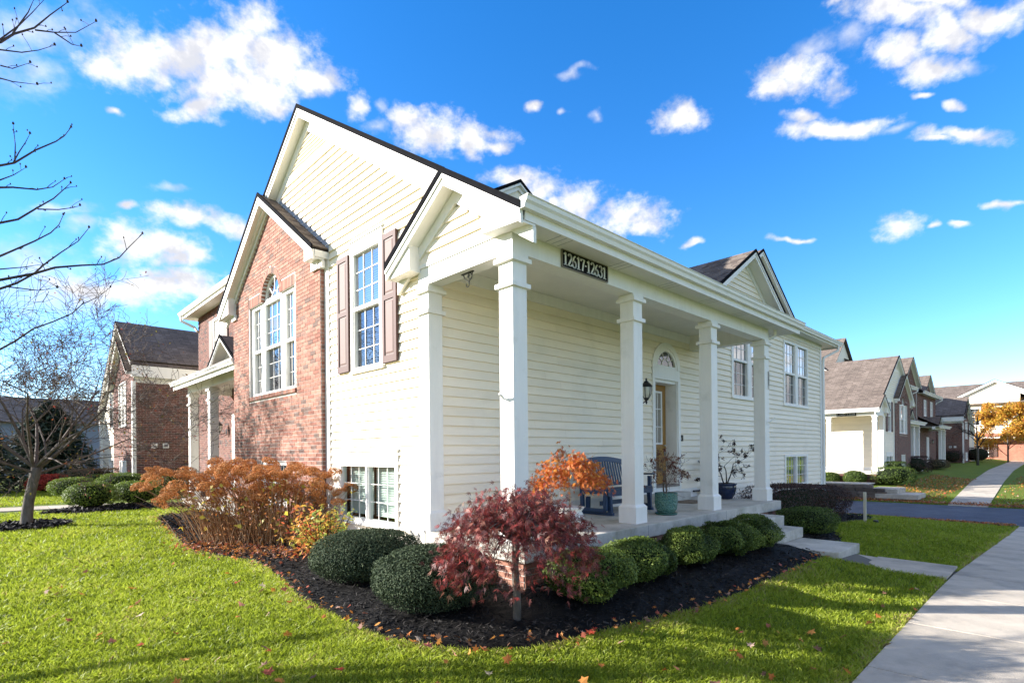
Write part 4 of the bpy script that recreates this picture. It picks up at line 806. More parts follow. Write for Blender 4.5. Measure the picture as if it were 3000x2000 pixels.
def poly_in(P, x, y):
    P = np.asarray(P, float); c = np.zeros(len(x), bool); j = len(P)-1
    for i in range(len(P)):
        xi, yi = P[i]; xj, yj = P[j]
        hit = ((yi > y) != (yj > y)) & (x < (xj-xi)*(y-yi)/((yj-yi) if yj != yi else 1e-9)+xi); c ^= hit; j = i
    return c
def resample(P, n):
    P = np.asarray(P, float); s = np.concatenate([[0], np.cumsum(np.hypot(*np.diff(P, axis=0).T))]); t = np.linspace(0, s[-1], n)
    return np.stack([np.interp(t, s, P[:, 0]), np.interp(t, s, P[:, 1])], 1)
def strip(name, outer, inner, mat_, dz, nu=90, nv=10, mound=.05, parent=None):
    A = resample(outer, nu); B = resample(inner, nu); v = []; 
    for j in range(nv+1):
        t = j/nv; P = A*(1-t)+B*t; z = gz(P[:, 0], P[:, 1])+dz+mound*min(1, t*4)*min(1, (1-t)*6+.3)
        z = z+rng.normal(0, .006, len(z)); v.append(np.column_stack([P, z]))
    v = np.concatenate(v); f = [(j*nu+i, j*nu+i+1, (j+1)*nu+i+1, (j+1)*nu+i) for j in range(nv) for i in range(nu-1)]
    me = bpy.data.meshes.new(name); me.from_pydata(v.tolist(), [], f); me.materials.append(mat_); o = link(name, me, parent); return tag(o, kind='structure')
BED = [(4.25, 16.4), (3.62, 15.95), (3.28, 15.85), (2.9, 15.2), (2.87, 14.78), (2.65, 12.88), (2.37, 10.47), (2.31, 9.65), (2.5, 8.57), (2.67, 8.02), (2.63, 7.24), (2.5, 6.36), (2.33, 5.59), (2.32, 5.05), (2.3, 4.57), (2.29, 4.08), (2.34, 3.7), (2.48, 3.43), (2.66, 3.22), (2.94, 3.03), (3.26, 2.91), (3.61, 2.87), (4.01, 2.8), (4.46, 2.72), (5.11, 2.62), (6.01, 2.57), (7.01, 2.56), (8.21, 2.59), (8.95, 2.56)]
BED_IN = [(4.24, 15.5), (4.08, 13.0), (4.08, 4.1), (8.95, 4.08)]
strip('mulch_bed', BED, BED_IN, MULCH, .012, 150, 12, .05)
BED2 = [(10.3, 2.95), (11.0, 2.85), (12.0, 3.2), (13.0, 3.75), (15, 4.0), (18.5, 4.0), (19.8, 4.6)]; BED2_IN = [(10.32, 3.95), (11.33, 4.0), (11.4, 5.75), (19.8, 5.75)]
strip('mulch_bed', BED2, BED2_IN, MULCH, .012, 60, 8, .03)
ring = lambda cx, cy, rx, ry, n=40: [(cx+rx*math.cos(2*math.pi*i/n), cy+ry*math.sin(2*math.pi*i/n)) for i in range(n+1)]
strip('mulch_ring', ring(.61, 15.65, .75, .95), ring(.61, 15.65, .05, .05), MULCH, .012, 40, 4, .04)
BED3 = [(1.0, 18.4), (1.8, 17.9), (3.2, 18.2), (4.2, 17.6), (4.25, 18.6), (3.4, 20.3), (1.8, 20.0), (1.0, 18.8), (1.0, 18.4)]
strip('mulch_bed', BED3, [(2.6, 18.9)]*9 if False else [(2.55+.05*i, 18.9) for i in range(5)]+[(2.7-.05*i, 18.95) for i in range(4)], MULCH, .012, 60, 5, .05)
# mulch chips
def chips(name, poly, n, smin, smax):
    P = np.array(poly); lo, hi = P.min(0), P.max(0); pts = rng.uniform(lo, hi, (n*3, 2)); pts = pts[poly_in(poly, pts[:, 0], pts[:, 1])]
    d = np.hypot(pts[:, 0], pts[:, 1]); keep = rng.random(len(pts)) < np.clip((6.0/np.maximum(d, 3))**1.6, .05, 1); pts = pts[keep][:n]; d = d[keep][:n]; k = len(pts)
    z = gz(pts[:, 0], pts[:, 1])+.06+rng.uniform(-.012, .022, k); a = rng.uniform(0, 2*np.pi, k); L = rng.uniform(smin, smax, k)*np.clip(d/6, 1, 2.2); w = L*rng.uniform(.12, .3, k); tl = rng.normal(0, .35, k)
    t = np.stack([np.cos(a), np.sin(a), np.sin(tl)], 1)*L[:, None]/2; s = np.stack([-np.sin(a), np.cos(a), rng.normal(0, .5, k)], 1)*w[:, None]/2
    c = np.column_stack([pts, z]); co = np.stack([c-t-s, c-t+s, c+t+s*.6, c+t-s*.6], 1)
    return tag(fast_mesh(name, co, 4, MULCH, None, rng.random(k)), 'shredded black bark mulch covering the planting beds', 'mulch', kind='stuff')
BEDPOLY = BED+BED_IN[::-1]
chips('mulch_chips', BEDPOLY, 46000, .018, .05); chips('mulch_chips', BED3, 5000, .05, .09); chips('mulch_chips', ring(.61, 15.65, .75, .95), 2500, .04, .08); chips('mulch_chips', BED2+BED2_IN[::-1], 9000, .03, .06)
# ------------------------------------------------------------------ concrete
def sidewalk(name, x0, x1, yl, yr, step, mat_, drop=.05, dz=.022):
    base = sheet(name, np.arange(x0, x1+.01, (x1-x0)/max(6, int((x1-x0)/1.5))), [yr(x0) if callable(yr) else yr, yl(x0) if callable(yl) else yl], mat('joint_soil', (.12, .11, .09), .95) if 'joint_soil' not in MATS else MATS['joint_soil'], .004) if not callable(yl) else None
    x = x0
    while x < x1-.05:
        xe = min(x+step, x1)-.014; f = lambda q, xx: q(xx) if callable(q) else q
        c = []
        for xx, q in ((x, yr), (xe, yr), (xe, yl), (x, yl)): yy = f(q, xx); c.append((xx, yy, float(gz(xx, yy if not callable(yl) else f(yr, xx)))+dz))
        if callable(yl): c = [(a, b, float(gz(a, f(yr, a)))+dz) for a, b, _ in c]
        MB().hexa([(a, b, z-drop) for a, b, z in c]+c).obj('paving_slab', mat_, base, bevel=.003) if base else None
        if base is None: yield_.append(MB().hexa([(a, b, z-drop) for a, b, z in c]+c))
        x += step
    return base
yield_ = []
sidewalk('sidewalk', -30, 23.35, 1.12, -.42, 1.52, WALKC)
# the walk across the street drifts and climbs
fw = MB(); YL = lambda x: np.interp(x, [30.2, 44, 60, 110], [3.75, 4.3, 4.75, 5.3]); YR = lambda x: np.interp(x, [30.2, 44, 60, 110], [2.42, 2.8, 3.2, 3.8])
fs = sheet('sidewalk', [30.2, 30.3], [2.5, 2.6], WALKC, .003)
for x in np.arange(30.25, 110, 1.6):
    xe = x+1.585; MB().hexa([(x, YR(x), gz(x, YR(x))-.03), (xe, YR(xe), gz(xe, YR(xe))-.03), (xe, YL(xe), gz(xe, YL(xe))-.03), (x, YL(x), gz(x, YL(x))-.03), (x, YR(x), gz(x, YR(x))+.025), (xe, YR(xe), gz(xe, YR(xe))+.025), (xe, YL(xe), gz(xe, YL(xe))+.025), (x, YL(x), gz(x, YL(x))+.025)]).obj('paving_slab', WALKC, fs)
fpth = sheet('path', [9.02, 9.98], [1.13, 1.8, 2.42], MATS['joint_soil'], .004)
for y0, y1 in ((1.135, 2.10), (2.114, 2.41)): MB().hexa([(9.0, y0, .0), (10.0, y0, .0), (10.0, y1, .02), (9.0, y1, .02), (9.0, y0, .03), (10.0, y0, .03), (10.0, y1, .045), (9.0, y1, .045)]).obj('paving_slab', WALKC, fpth, bevel=.008)
ST = thing('porch_steps', 'three broad concrete steps leading from the front walk to the porch', 'steps', (9.6, 3.2, 0))
for z0, z1, y0, y1, xa, xb in ((.37, .54, 3.60, 4.05, 9.05, 10.33), (.19, .365, 3.27, 4.0, 9.05, 10.28), (-.08, .188, 2.40, 3.9, 9.07, 10.22)): MB().box(xa, xb, y0, y1, min(z0, .0) if z0 > .3 else z0, z1).obj('step', CONC, ST, bevel=.014)
lp = sheet('path', [-6, 0, 1.5], [20.6, 21.9], MATS['joint_soil'], .003)
for (ax, ay), (bx, by) in (((-6, 22.6), (-2, 22.2)), ((-1.98, 22.2), (1.3, 21.6)), ((1.32, 21.6), (3, 20.9)), ((3.02, 20.9), (4.3, 19.8)), ((4.32, 19.8), (5.2, 19.2))):
    MB().hexa([(ax, ay-1.35, .19), (bx, by-1.35, .19), (bx, by, .19), (ax, ay, .19), (ax, ay-1.35, .25), (bx, by-1.35, .25), (bx, by, .25), (ax, ay, .25)]).obj('paving_slab', WALKC, lp, bevel=.006)
RW = thing('retaining_wall', 'low brown block retaining wall beside the far concrete steps', 'wall', (31.1, 10, -.8)); RWM = ramp_mat('wall_block', [(0, (.10, .075, .06)), (.5, (.15, .115, .09)), (1, (.20, .16, .13))], .95, objrand=True, nscale=12, bump=.5)
bme = None
for r_ in range(5):
    y = 5.6+r_*.28-(.2 if r_ % 2 else 0)
    while y < 14:
        if bme is None:
            o = MB().box(-.15, .15, 0, .385, 0, .15).obj('wall_block', RWM, RW, bevel=.02); bme = o.data
        else: o = link('wall_block', bme, RW)
        o.location = Vector((31.05+random.uniform(-.012, .012)+r_*.02, y, -.82+r_*.158))-RW.location; y += .4
MB().box(30.98, 32.3, 6.9, 14, -.03, .02).obj('capstone', WALKC, RW, bevel=.01)
FS = thing('porch_steps', 'far concrete steps stepping down to the walk across the street', 'steps', (32, 5.5, -.8))
for z1, y0, y1, x0 in ((-.21, 5.75, 6.9, 31.2), (-.43, 4.9, 6.6, 30.9)): MB().box(x0, x0+1.9, y0, y1, z1-.22, z1).obj('step', WALKC, FS, bevel=.012)
# ------------------------------------------------------------------ foliage kit
def unit(v): return v/np.maximum(np.linalg.norm(v, axis=-1, keepdims=True), 1e-9)
def leaf_quads(pos, nrm, L, Wd, jit=.7, droop=0.0, fold=.2, tdir=None):
    n = len(pos); nn = unit(nrm+rng.normal(0, jit, (n, 3))); t = rng.normal(0, 1, (n, 3)) if tdir is None else tdir+rng.normal(0, .35, (n, 3))
    t = unit(t-nn*(t*nn).sum(1, keepdims=True)); t[:, 2] -= droop; t = unit(t); s = np.cross(nn, t); L = (L*rng.uniform(.7, 1.25, n))[:, None]; w = L*Wd
    mid = pos+nn*w*fold; return np.stack([pos-t*L/2, mid+s*w/2, pos+t*L/2, mid-s*w/2], 1)
def lumps(d, k=9, amp=.06, seed=0):
    r = np.random.default_rng(seed); f = r.normal(0, 3.2, (k, 3)); p = r.uniform(0, 6.28, k); return 1+amp*np.sin(d@f.T+p).sum(1)/math.sqrt(k)
LEAF_BOX = ramp_mat('boxwood_leaf', [(0, (.04, .068, .012)), (.5, (.10, .15, .024)), (1, (.23, .29, .055))], .55, .3, .3)
LEAF_BOX2 = ramp_mat('sunny_boxwood_leaf', [(0, (.06, .10, .014)), (.5, (.16, .23, .03)), (1, (.32, .38, .07))], .55, .35, .3)  # lighter copy of boxwood_leaf, sunlight painted into the colour
LEAF_YEW = ramp_mat('yew_leaf', [(0, (.03, .046, .024)), (.6, (.065, .09, .046)), (1, (.13, .15, .08))], .7, .12, .12)
LEAF_BARB = ramp_mat('barberry_leaf', [(0, (.035, .022, .018)), (.5, (.09, .038, .03)), (.82, (.06, .06, .025)), (1, (.28, .035, .03))], .55, .2)
LEAF_BRN = ramp_mat('brown_hedge_leaf', [(0, (.10, .07, .035)), (.6, (.18, .12, .06)), (1, (.14, .15, .05))], .6, .2)
LEAF_RED = ramp_mat('red_shrub_leaf', [(0, (.28, .03, .02)), (1, (.55, .09, .05))], .6, .3)
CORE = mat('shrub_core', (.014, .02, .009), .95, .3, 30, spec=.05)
TWIG = mat('shrub_twig', (.055, .042, .03), .9, .3, 20)
BARK = mat('grey_bark', (.075, .065, .055), .95, .3, 14, 1.0, 35, .1, stretch=(1, 1, .3), col2=(.19, .165, .14)); BARKD = mat('dark_bark', (.05, .038, .034), .85, .3, 14, .4, 60, .2)
def shrub(name, label, cat, c, rx, ry, h, n, L, mat_, group=None, power=2.3, amp=.05, seed=0, wd=.55, cut_=.12, top=None, core=.80):
    T = thing(name, label, cat, (c[0], c[1], float(gz(c[0], c[1]))), group); z0 = T.location.z+.03; rr = np.random.default_rng(seed+50)
    d = unit(rr.normal(0, 1, (n, 3))); d[:, 2] = np.where(d[:, 2] < -.75, -d[:, 2], d[:, 2])
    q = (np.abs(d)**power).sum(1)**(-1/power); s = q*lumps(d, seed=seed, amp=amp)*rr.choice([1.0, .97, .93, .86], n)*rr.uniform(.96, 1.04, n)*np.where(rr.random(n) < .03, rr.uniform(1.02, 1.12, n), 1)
    P = d*s[:, None]; pos = np.stack([c[0]+P[:, 0]*rx, c[1]+P[:, 1]*ry, z0+h*.52+P[:, 2]*h*.5], 1)
    if top is not None: pos[:, 2] = z0+(pos[:, 2]-z0)*top(pos[:, 0])
    nr = unit(P/np.array([rx, ry, h*.5])**1.0); co = leaf_quads(pos, nr+np.array([0, 0, .25]), L, wd, .65)
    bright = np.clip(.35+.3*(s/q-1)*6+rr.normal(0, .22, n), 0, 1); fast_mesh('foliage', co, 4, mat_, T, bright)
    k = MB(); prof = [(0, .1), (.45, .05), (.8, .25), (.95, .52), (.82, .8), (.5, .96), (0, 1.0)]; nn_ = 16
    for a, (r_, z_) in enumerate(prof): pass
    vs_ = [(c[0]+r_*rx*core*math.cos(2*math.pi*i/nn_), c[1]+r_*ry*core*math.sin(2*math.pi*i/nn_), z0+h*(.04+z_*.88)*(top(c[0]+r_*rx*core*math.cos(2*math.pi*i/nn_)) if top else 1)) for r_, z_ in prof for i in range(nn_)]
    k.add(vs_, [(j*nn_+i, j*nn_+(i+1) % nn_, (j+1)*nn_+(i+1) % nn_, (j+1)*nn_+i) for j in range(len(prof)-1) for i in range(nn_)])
    k.obj('shade_core', CORE, T, smooth=True)  # dark solid added to block light, stands in for the shaded interior
    st = MB()
    for i in range(6): a = rr.uniform(0, 6.28); st.tube([(c[0]+.05*math.cos(a), c[1]+.05*math.sin(a), z0-.06), (c[0]+rx*.4*math.cos(a), c[1]+ry*.4*math.sin(a), z0+h*.35)], .012, 5)
    st.obj('stems', TWIG, T); return T
G1 = 'clipped boxwoods in front of the porch'
for i, (x, y, rx, h, lab) in enumerate(((4.36, 3.42, .44, .50, 'boxwood half hidden behind the red laceleaf maple'), (5.42, 3.45, .43, .48, 'light green boxwood nearest the maple, in the open porch bed'), (6.48, 3.46, .41, .45, 'third boxwood from the maple along the porch front'), (7.40, 3.40, .41, .48, 'large boxwood fourth along the porch, one before the steps'), (8.30, 3.36, .40, .47, 'boxwood beside the left edge of the concrete steps'))):
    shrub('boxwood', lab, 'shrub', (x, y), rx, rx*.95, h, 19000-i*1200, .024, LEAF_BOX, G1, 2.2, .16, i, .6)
shrub('boxwood', 'boxwood at the right of the concrete steps before the dark hedge', 'shrub', (11.2, 3.5), .60, .48, .50, 9000, .028, LEAF_BOX, None, 2.6, .08, 9)
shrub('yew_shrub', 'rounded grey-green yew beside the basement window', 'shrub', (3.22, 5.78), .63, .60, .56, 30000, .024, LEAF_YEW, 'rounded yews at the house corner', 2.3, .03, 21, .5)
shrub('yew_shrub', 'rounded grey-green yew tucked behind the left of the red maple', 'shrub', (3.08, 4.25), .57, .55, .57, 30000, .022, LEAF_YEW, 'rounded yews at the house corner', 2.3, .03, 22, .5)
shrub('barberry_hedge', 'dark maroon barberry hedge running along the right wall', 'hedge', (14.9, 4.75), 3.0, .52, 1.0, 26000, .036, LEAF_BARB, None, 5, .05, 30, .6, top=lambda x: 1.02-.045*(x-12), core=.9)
for i, (x, y, r_, h, lab) in enumerate(((2.15, 19.6, .64, .72, 'leftmost front boxwood ball beside the bent walkway'), (3.35, 20.3, .66, .68, 'front boxwood ball nearest the orange hydrangea'), (3.5, 23.6, .85, .85, 'largest bright boxwood mound behind the front pair'), (2.3, 25.2, .8, .7, 'darker boxwood mound left of the large bright one'), (3.4, 27.6, .8, .75, 'low boxwood mound in front of the brown hedge'), (4.75, 22.4, .6, .85, 'boxwood mound half hidden behind the hydrangea heads'))):
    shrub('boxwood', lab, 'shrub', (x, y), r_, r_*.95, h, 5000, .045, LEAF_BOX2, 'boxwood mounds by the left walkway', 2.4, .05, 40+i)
shrub('clipped_hedge', 'brown leafed clipped hedge below the far brick gable', 'hedge', (3.3, 28.5), 1.15, .6, .95, 5000, .06, LEAF_BRN, None, 5, .05, 50); shrub('red_shrub', 'bright red low shrub beside the brown clipped hedge', 'shrub', (1.9, 29.8), .75, .6, .7, 3500, .08, LEAF_RED, None, 2.2, .12, 51)
shrub('clipped_hedge', 'second brown clipped hedge at the shaded brick wall', 'hedge', (5.2, 24.0), 1.0, .5, .95, 3500, .05, LEAF_BRN, None, 4, .05, 52)
for i, (x, y, rx, ry, h, mt, lab) in enumerate(((35.4, 10.9, .45, .45, .62, LEAF_BOX, 'leftmost small boxwood below the far porch'), (35.3, 9.75, .5, .5, .66, LEAF_BOX, 'middle small boxwood below the far porch'), (35.3, 8.5, .55, .55, .75, LEAF_BOX, 'right small boxwood ball below the far porch'), (36.6, 6.9, 1.5, .95, .95, LEAF_BOX, 'large clipped two-tier hedge at the corner of the far porch'), (38.4, 7.2, 1.1, .7, 1.15, LEAF_BOX, 'upper tier of clipped hedge behind the large corner hedge'), (46.5, 7.6, 2.3, .9, 1.15, LEAF_BARB, 'dark maroon hedge beyond the far clipped hedge'), (54, 7.4, 2.2, .8, .7, LEAF_BRN, 'low brown-green shrub before the far white columns'), (70.5, 8.4, 1.3, .9, 1.2, LEAF_BARB, 'dark shrub against the farthest brick wall'), (77, 7.0, 2.6, 1.3, 1.5, LEAF_BARB, 'wide dark shrub behind the bare street tree'))):
    shrub('boxwood' if mt is LEAF_BOX else 'hedge_shrub', lab, 'shrub', (x, y), rx, ry, h, 3200, .07, mt, 'shrubs along the far row', 4 if rx > 1 else 2.4, .04, 60+i)
# ------------------------------------------------------------------ trees
MINR = .0025
def grow(mb, p, d, L, r, depth, tips, rr, bend=.25, up=.05, nb=(2, 4), shrink=.68, spread=.75, n=6, segs=4, ratio=.6, along=.3):
    pts = [p]; rad = [r]; q = p.copy(); dd = d.copy()
    for i in range(segs):
        dd = (dd+Vector((rr.gauss(0, bend), rr.gauss(0, bend), rr.gauss(0, bend)+up))*.5).normalized(); q = q+dd*L/segs; pts.append(q.copy()); rad.append(max(MINR, r*(1-(1-ratio)*(i+1)/segs)))
    mb.tube(pts, rad, max(3, n))
    if depth == 0:
        tips.append((pts[-1].copy(), dd.copy())); tips.append((pts[len(pts)//2].copy(), dd.copy())); return
    for k in range(rr.randint(*nb)):
        t = rr.uniform(along, 1.0) if k else 1.0; i = min(segs-1, int(t*segs)); b = pts[i].lerp(pts[i+1], t*segs-i) if i < segs else pts[-1]
        a = Vector((rr.gauss(0, 1), rr.gauss(0, 1), rr.gauss(0, 1))); a = (a-dd*a.dot(dd)).normalized(); nd = (dd*(1-spread*rr.uniform(.5, 1))+a*spread*rr.uniform(.6, 1.1)).normalized()
        grow(mb, b, nd, L*shrink*rr.uniform(.75, 1.2), max(MINR, rad[min(i+1, segs)]*rr.uniform(.5, .8)), depth-1, tips, rr, bend, up, nb, shrink, spread, n-1, segs, ratio, along)
CRAB_LEAF = ramp_mat('crabapple_leaf', [(0, (.10, .09, .02)), (.35, (.28, .24, .04)), (.6, (.30, .10, .03)), (.85, (.38, .07, .05)), (1, (.10, .06, .03))], .6, .3)
T = thing('crabapple_tree', 'nearly bare crabapple tree standing in a mulch ring on the left lawn', 'tree', (.61, 15.65, .22)); rr = random.Random(5); tr = MB(); tips = []
tr.tube([(.59, 15.6, .16), (.60, 15.63, .3), (.64, 15.62, .75), (.72, 15.62, 1.2), (.78, 15.6, 1.5)], [.15, .108, .095, .09, .095], 12)
tops = [((.78, 15.6, 1.45), (1.0, -.25, .62), 2.0, .085), ((.76, 15.6, 1.5), (.2, .7, .9), 1.8, .08), ((.74, 15.6, 1.5), (-.75, .25, .8), 1.9, .08), ((.76, 15.58, 1.5), (.35, -.8, .75), 1.7, .075), ((.72, 15.6, 1.5), (-.35, -.6, 1.0), 1.8, .07), ((.78, 15.6, 1.52), (.6, .35, 1.1), 1.9, .07), ((.74, 15.6, 1.5), (-.1, .1, 1.2), 2.0, .075), ((.78, 15.6, 1.35), (1.0, .45, .35), 1.9, .06), ((.7, 15.6, 1.4), (-1, -.2, .45), 1.9, .065)]
trunk = tr.obj('trunk', BARK, T, smooth=True); br = MB(); MINR = .0042
for p, d, L, r in tops: grow(br, Vector(p), Vector(d).normalized(), L*1.08, r*.52, 5, tips, rr, .36, .06, (3, 4), .69, .58, 6, 3, .42, .12)
tag(br.obj('branches', mat('twig_bark', (.065, .046, .038), .9, .35, 9, col2=(.15, .115, .095)), T, recalc=False), kind='stuff')
MINR = .0025
tp = np.array([t[0] for t in tips]); sel = rng.random(len(tp)) < .13; base = tp[sel]; pos = np.repeat(base, 2, 0)+rng.normal(0, .06, (len(base)*2, 3))
low = pos[:, 2] < 2.6; keep = low | (rng.random(len(pos)) < .45); pos = pos[keep]
tag(fast_mesh('foliage', leaf_quads(pos, np.tile([0, 0, 1.], (len(pos), 1)), .06, .5, 1.2, .3), 4, CRAB_LEAF, T, rng.random(len(pos))), kind='stuff')
# shade tree whose limbs reach in from beyond the left edge
LIMBS = [[(0.12,7.69,4.74),(0.23,7.75,4.83),(0.4,7.75,5.03),(0.57,7.75,5.19),(0.65,7.84,5.32),(0.72,7.94,5.49)],[(0.22,7.66,4.79),(0.27,7.78,4.97),(0.33,7.89,5.15),(0.37,8.02,5.31)],[(0.23,7.58,4.78),(0.24,7.74,5.02),(0.23,7.91,5.31)],[(0.12,8.1,4.66),(0.23,8.16,4.72),(0.43,8.13,4.75),(0.57,8.17,4.84),(0.68,8.23,4.99)],[(0.11,7.55,4.1),(0.25,7.59,4.19),(0.4,7.61,4.36),(0.54,7.65,4.52),(0.63,7.72,4.67),(0.7,7.82,4.8)],[(0.39,7.35,4.26),(0.56,7.36,4.31),(0.68,7.4,4.38),(0.75,7.51,4.46)],[(0.12,7.97,3.88),(0.2,8.06,3.97),(0.4,8.03,4.13),(0.54,8.06,4.27),(0.62,8.15,4.41),(0.67,8.27,4.58)],[(0.1,7.15,3.34),(0.22,7.2,3.43),(0.35,7.24,3.56),(0.44,7.32,3.7),(0.58,7.35,3.87),(0.72,7.39,4.03),(0.82,7.45,4.22)],[(0.34,6.99,3.5),(0.5,7.0,3.6),(0.7,6.97,3.66),(0.88,6.96,3.71),(1.02,6.99,3.82),(1.12,7.06,3.98),(1.25,7.11,4.17)],[(0.11,7.83,3.7),(0.29,7.82,3.76),(0.49,7.8,3.84)],[(0.16,7.23,3.39),(0.38,7.19,3.39),(0.53,7.21,3.45)],[(0.05,8.59,2.91),(0.24,8.57,3.07),(0.41,8.58,3.25),(0.59,8.57,3.36),(0.77,8.56,3.49),(0.87,8.63,3.63),(1.05,8.63,3.77),(1.17,8.68,3.92)],[(0.12,7.55,4.54),(0.22,7.62,4.65),(0.32,7.69,4.79)],[(0.12,6.86,5.56),(0.21,6.93,5.72),(0.36,6.95,5.87),(0.48,7.0,6.09),(0.62,7.04,6.32)],[(0.12,6.92,5.62),(0.25,6.96,5.84),(0.35,7.03,6.06),(0.46,7.09,6.31)],[(0.35,6.66,5.68),(0.49,6.69,5.75),(0.65,6.7,5.84),(0.81,6.71,6.04)],[(0.48,6.56,5.67),(0.61,6.6,5.65),(0.69,6.69,5.72)],[(0.2,6.77,5.63),(0.31,6.83,5.92),(0.36,6.95,6.15)],[(0.12,7.27,5.71),(0.28,7.28,5.77),(0.41,7.32,5.88),(0.54,7.36,6.02)],[(0.13,7.54,5.7),(0.22,7.61,5.75),(0.36,7.65,5.9)],[(0.12,7.13,5.36),(0.21,7.21,5.41),(0.39,7.2,5.46)]]
T = thing('shade_tree', 'bare shade tree whose dark budded limbs reach in from the left edge', 'tree', (-3.6, 8.6, .2)); tb = MB(); rr = random.Random(9)
tb.tube([(-3.6, 8.6, .1), (-3.58, 8.6, .5), (-3.5, 8.55, 2.0), (-3.4, 8.5, 3.5), (-3.3, 8.4, 5.0), (-3.2, 8.3, 7.0), (-3.1, 8.2, 9.0)], [.2, .15, .13, .12, .1, .07, .02], 10); tb.obj('trunk', BARK, T, smooth=True)
lb = MB(); bud = MB()
def twigs(pts, rad, lvl):
    for i in range(1, len(pts)):
        a, b = Vector(pts[i-1]), Vector(pts[i]); L = (b-a).length
        for k in range(max(1, int(L/.16))):
            t = rr.random(); p = a.lerp(b, t); d = ((b-a).normalized()+Vector((rr.gauss(0, .7), rr.gauss(0, .7), rr.gauss(.25, .6)))).normalized(); l = rr.uniform(.05, .16)
            e = p+d*l; lb.tube([p, p.lerp(e, .5)+Vector((0, 0, .008)), e], [rad*.35, rad*.3, .0022], 3); bud.lathe([(0, -.004), (.0065, 0), (.0075, .007), (.003, .016), (0, .018)], e, 5)
for L_ in LIMBS:
    pts = [Vector(q) for q in L_]; r0 = .0125 if len(pts) > 4 else .0075
    n = len(pts); rad = [r0*(1-.75*i/(n-1)) for i in range(n)]
    if pts[0].x < .12 or len(pts) > 6:
        s = Vector((-3.4, 8.5, max(1.9, pts[0].z-1.2))); mid = pts[0].lerp(s, .5)+Vector((0, 0, -.1)); pts = [s, mid]+pts; rad = [.045, .024]+rad
    lb.tube(pts, rad, 5); twigs(L_, r0, 0); bud.lathe([(0, -.006), (.011, 0), (.012, .012), (.004, .026), (0, .028)], L_[-1], 5)
tips = []
for k in range(16): grow(lb, Vector((-3.45, 8.5, rr.uniform(2.4, 7.5))), Vector((rr.gauss(-.6, .6), rr.gauss(.3, .8), rr.uniform(.3, .9))).normalized(), rr.uniform(1.2, 2.0), .04, 3, tips, rr, .25, .05, (2, 3), .65, .6, 5, 3)
tag(lb.obj('limbs', BARKD, T, recalc=False), kind='stuff'); tag(bud.obj('buds', BARKD, T, recalc=False), kind='stuff')
def far_tree(name, label, base, h, spread, leaf=None, nl=0, seed=0, ls=.15, depth=4, tr=.09, clear=1.4):
    T = thing(name, label, 'tree', base); rr = random.Random(seed); b = Vector(base); t = MB(); t.tube([b+Vector((0, 0, -.1)), b+Vector((.03, 0, h*.3)), b+Vector((0, .05, h*.62)), b+Vector((.05, 0, h*.95))], [tr, tr*.85, tr*.5, .01], 8); t.obj('trunk', BARK, T, smooth=True)
    m_ = MB(); tips = []
    for k in range(13):
        z = rr.uniform(clear, h*.8); a = rr.uniform(0, 6.28); grow(m_, b+Vector((0, 0, z)), Vector((math.cos(a), math.sin(a), rr.uniform(.4, 1.0))).normalized(), spread*rr.uniform(.5, .8)*(1.15-z/h*.6), tr*.45, depth-1, tips, rr, .2, .06, (2, 4), .66, .6, 5, 3)
    tag(m_.obj('branches', BARKD, T, recalc=False), kind='stuff')
    if leaf:
        tp = np.array([q[0] for q in tips]); i = rng.integers(0, len(tp), nl); pos = tp[i]+rng.normal(0, .22, (nl, 3)); tag(fast_mesh('foliage', leaf_quads(pos, np.tile([0, 0, 1.], (nl, 1)), ls, .75, 1.0, .3), 4, leaf, T, rng.random(nl)), kind='stuff')
YEL = ramp_mat('yellow_maple_leaf', [(0, (.55, .40, .05)), (.5, (.60, .30, .04)), (.8, (.50, .17, .03)), (1, (.25, .28, .05))], .6, .35)
far_tree('maple_tree', 'orange and yellow maple at the right edge before the red brick building', (85, 5.0, 0), 6.2, 3.1, YEL, 16000, 3, .2, clear=.4)
far_tree('street_tree', 'slender bare street tree beside the far walk', (67.5, 6.1, .1), 5.2, 2.0, None, 0, 4, depth=4, tr=.11)
far_tree('street_tree', 'bare tree top showing above the red brick building at the right edge', (84, -1.5, -.2), 11.5, 4.5, None, 0, 6, depth=4, tr=.2, clear=3)
SPR = ramp_mat('spruce_needle', [(0, (.012, .022, .014)), (.7, (.03, .05, .03)), (1, (.06, .085, .05))], .7, .1)
for i, (x, y, h, w, lab) in enumerate(((2.2, 34.5, 4.3, 2.6, 'dark spruce behind the crabapple, left of the brown hedge'), (-.8, 31.5, 4.2, 2.5, 'broad dark spruce at the left picture edge'), (-4.5, 36, 6, 3, 'spruce beyond the left picture edge'))):
    T = thing('spruce_tree', lab, 'tree', (x, y, .22), 'spruces behind the left lawn'); MB().tube([(x, y, 0), (x, y, h*.6), (x, y, h)], [.16, .09, .01], 7).obj('trunk', BARK, T)
    n = 9000; t = rng.random(n)**.75; lev = np.floor(t*22+rng.uniform(-.8, .8, n))/22; a = rng.uniform(0, 6.28, n); arm = np.floor(a/6.28*11)+1.7*np.floor(t*22) ; aa = arm/11*6.28+rng.normal(0, .13, n); rmax = w*np.clip(1-lev, .02, 1)**.55*rng.choice([1, .9, .75], n); r_ = rmax*np.sqrt(rng.random(n))
    pos = np.stack([x+r_*np.cos(aa), y+r_*np.sin(aa), .45+np.clip(lev, 0, 1)*(h-.5)-.22*r_+rng.normal(0, .12, n)], 1); td = np.stack([np.cos(aa), np.sin(aa), -.35+0*aa], 1)
    fast_mesh('crown', leaf_quads(pos, np.tile([0, 0, 1.], (n, 1)), .34, .28, .5, .15, .1, td), 4, SPR, T, rng.random(n))
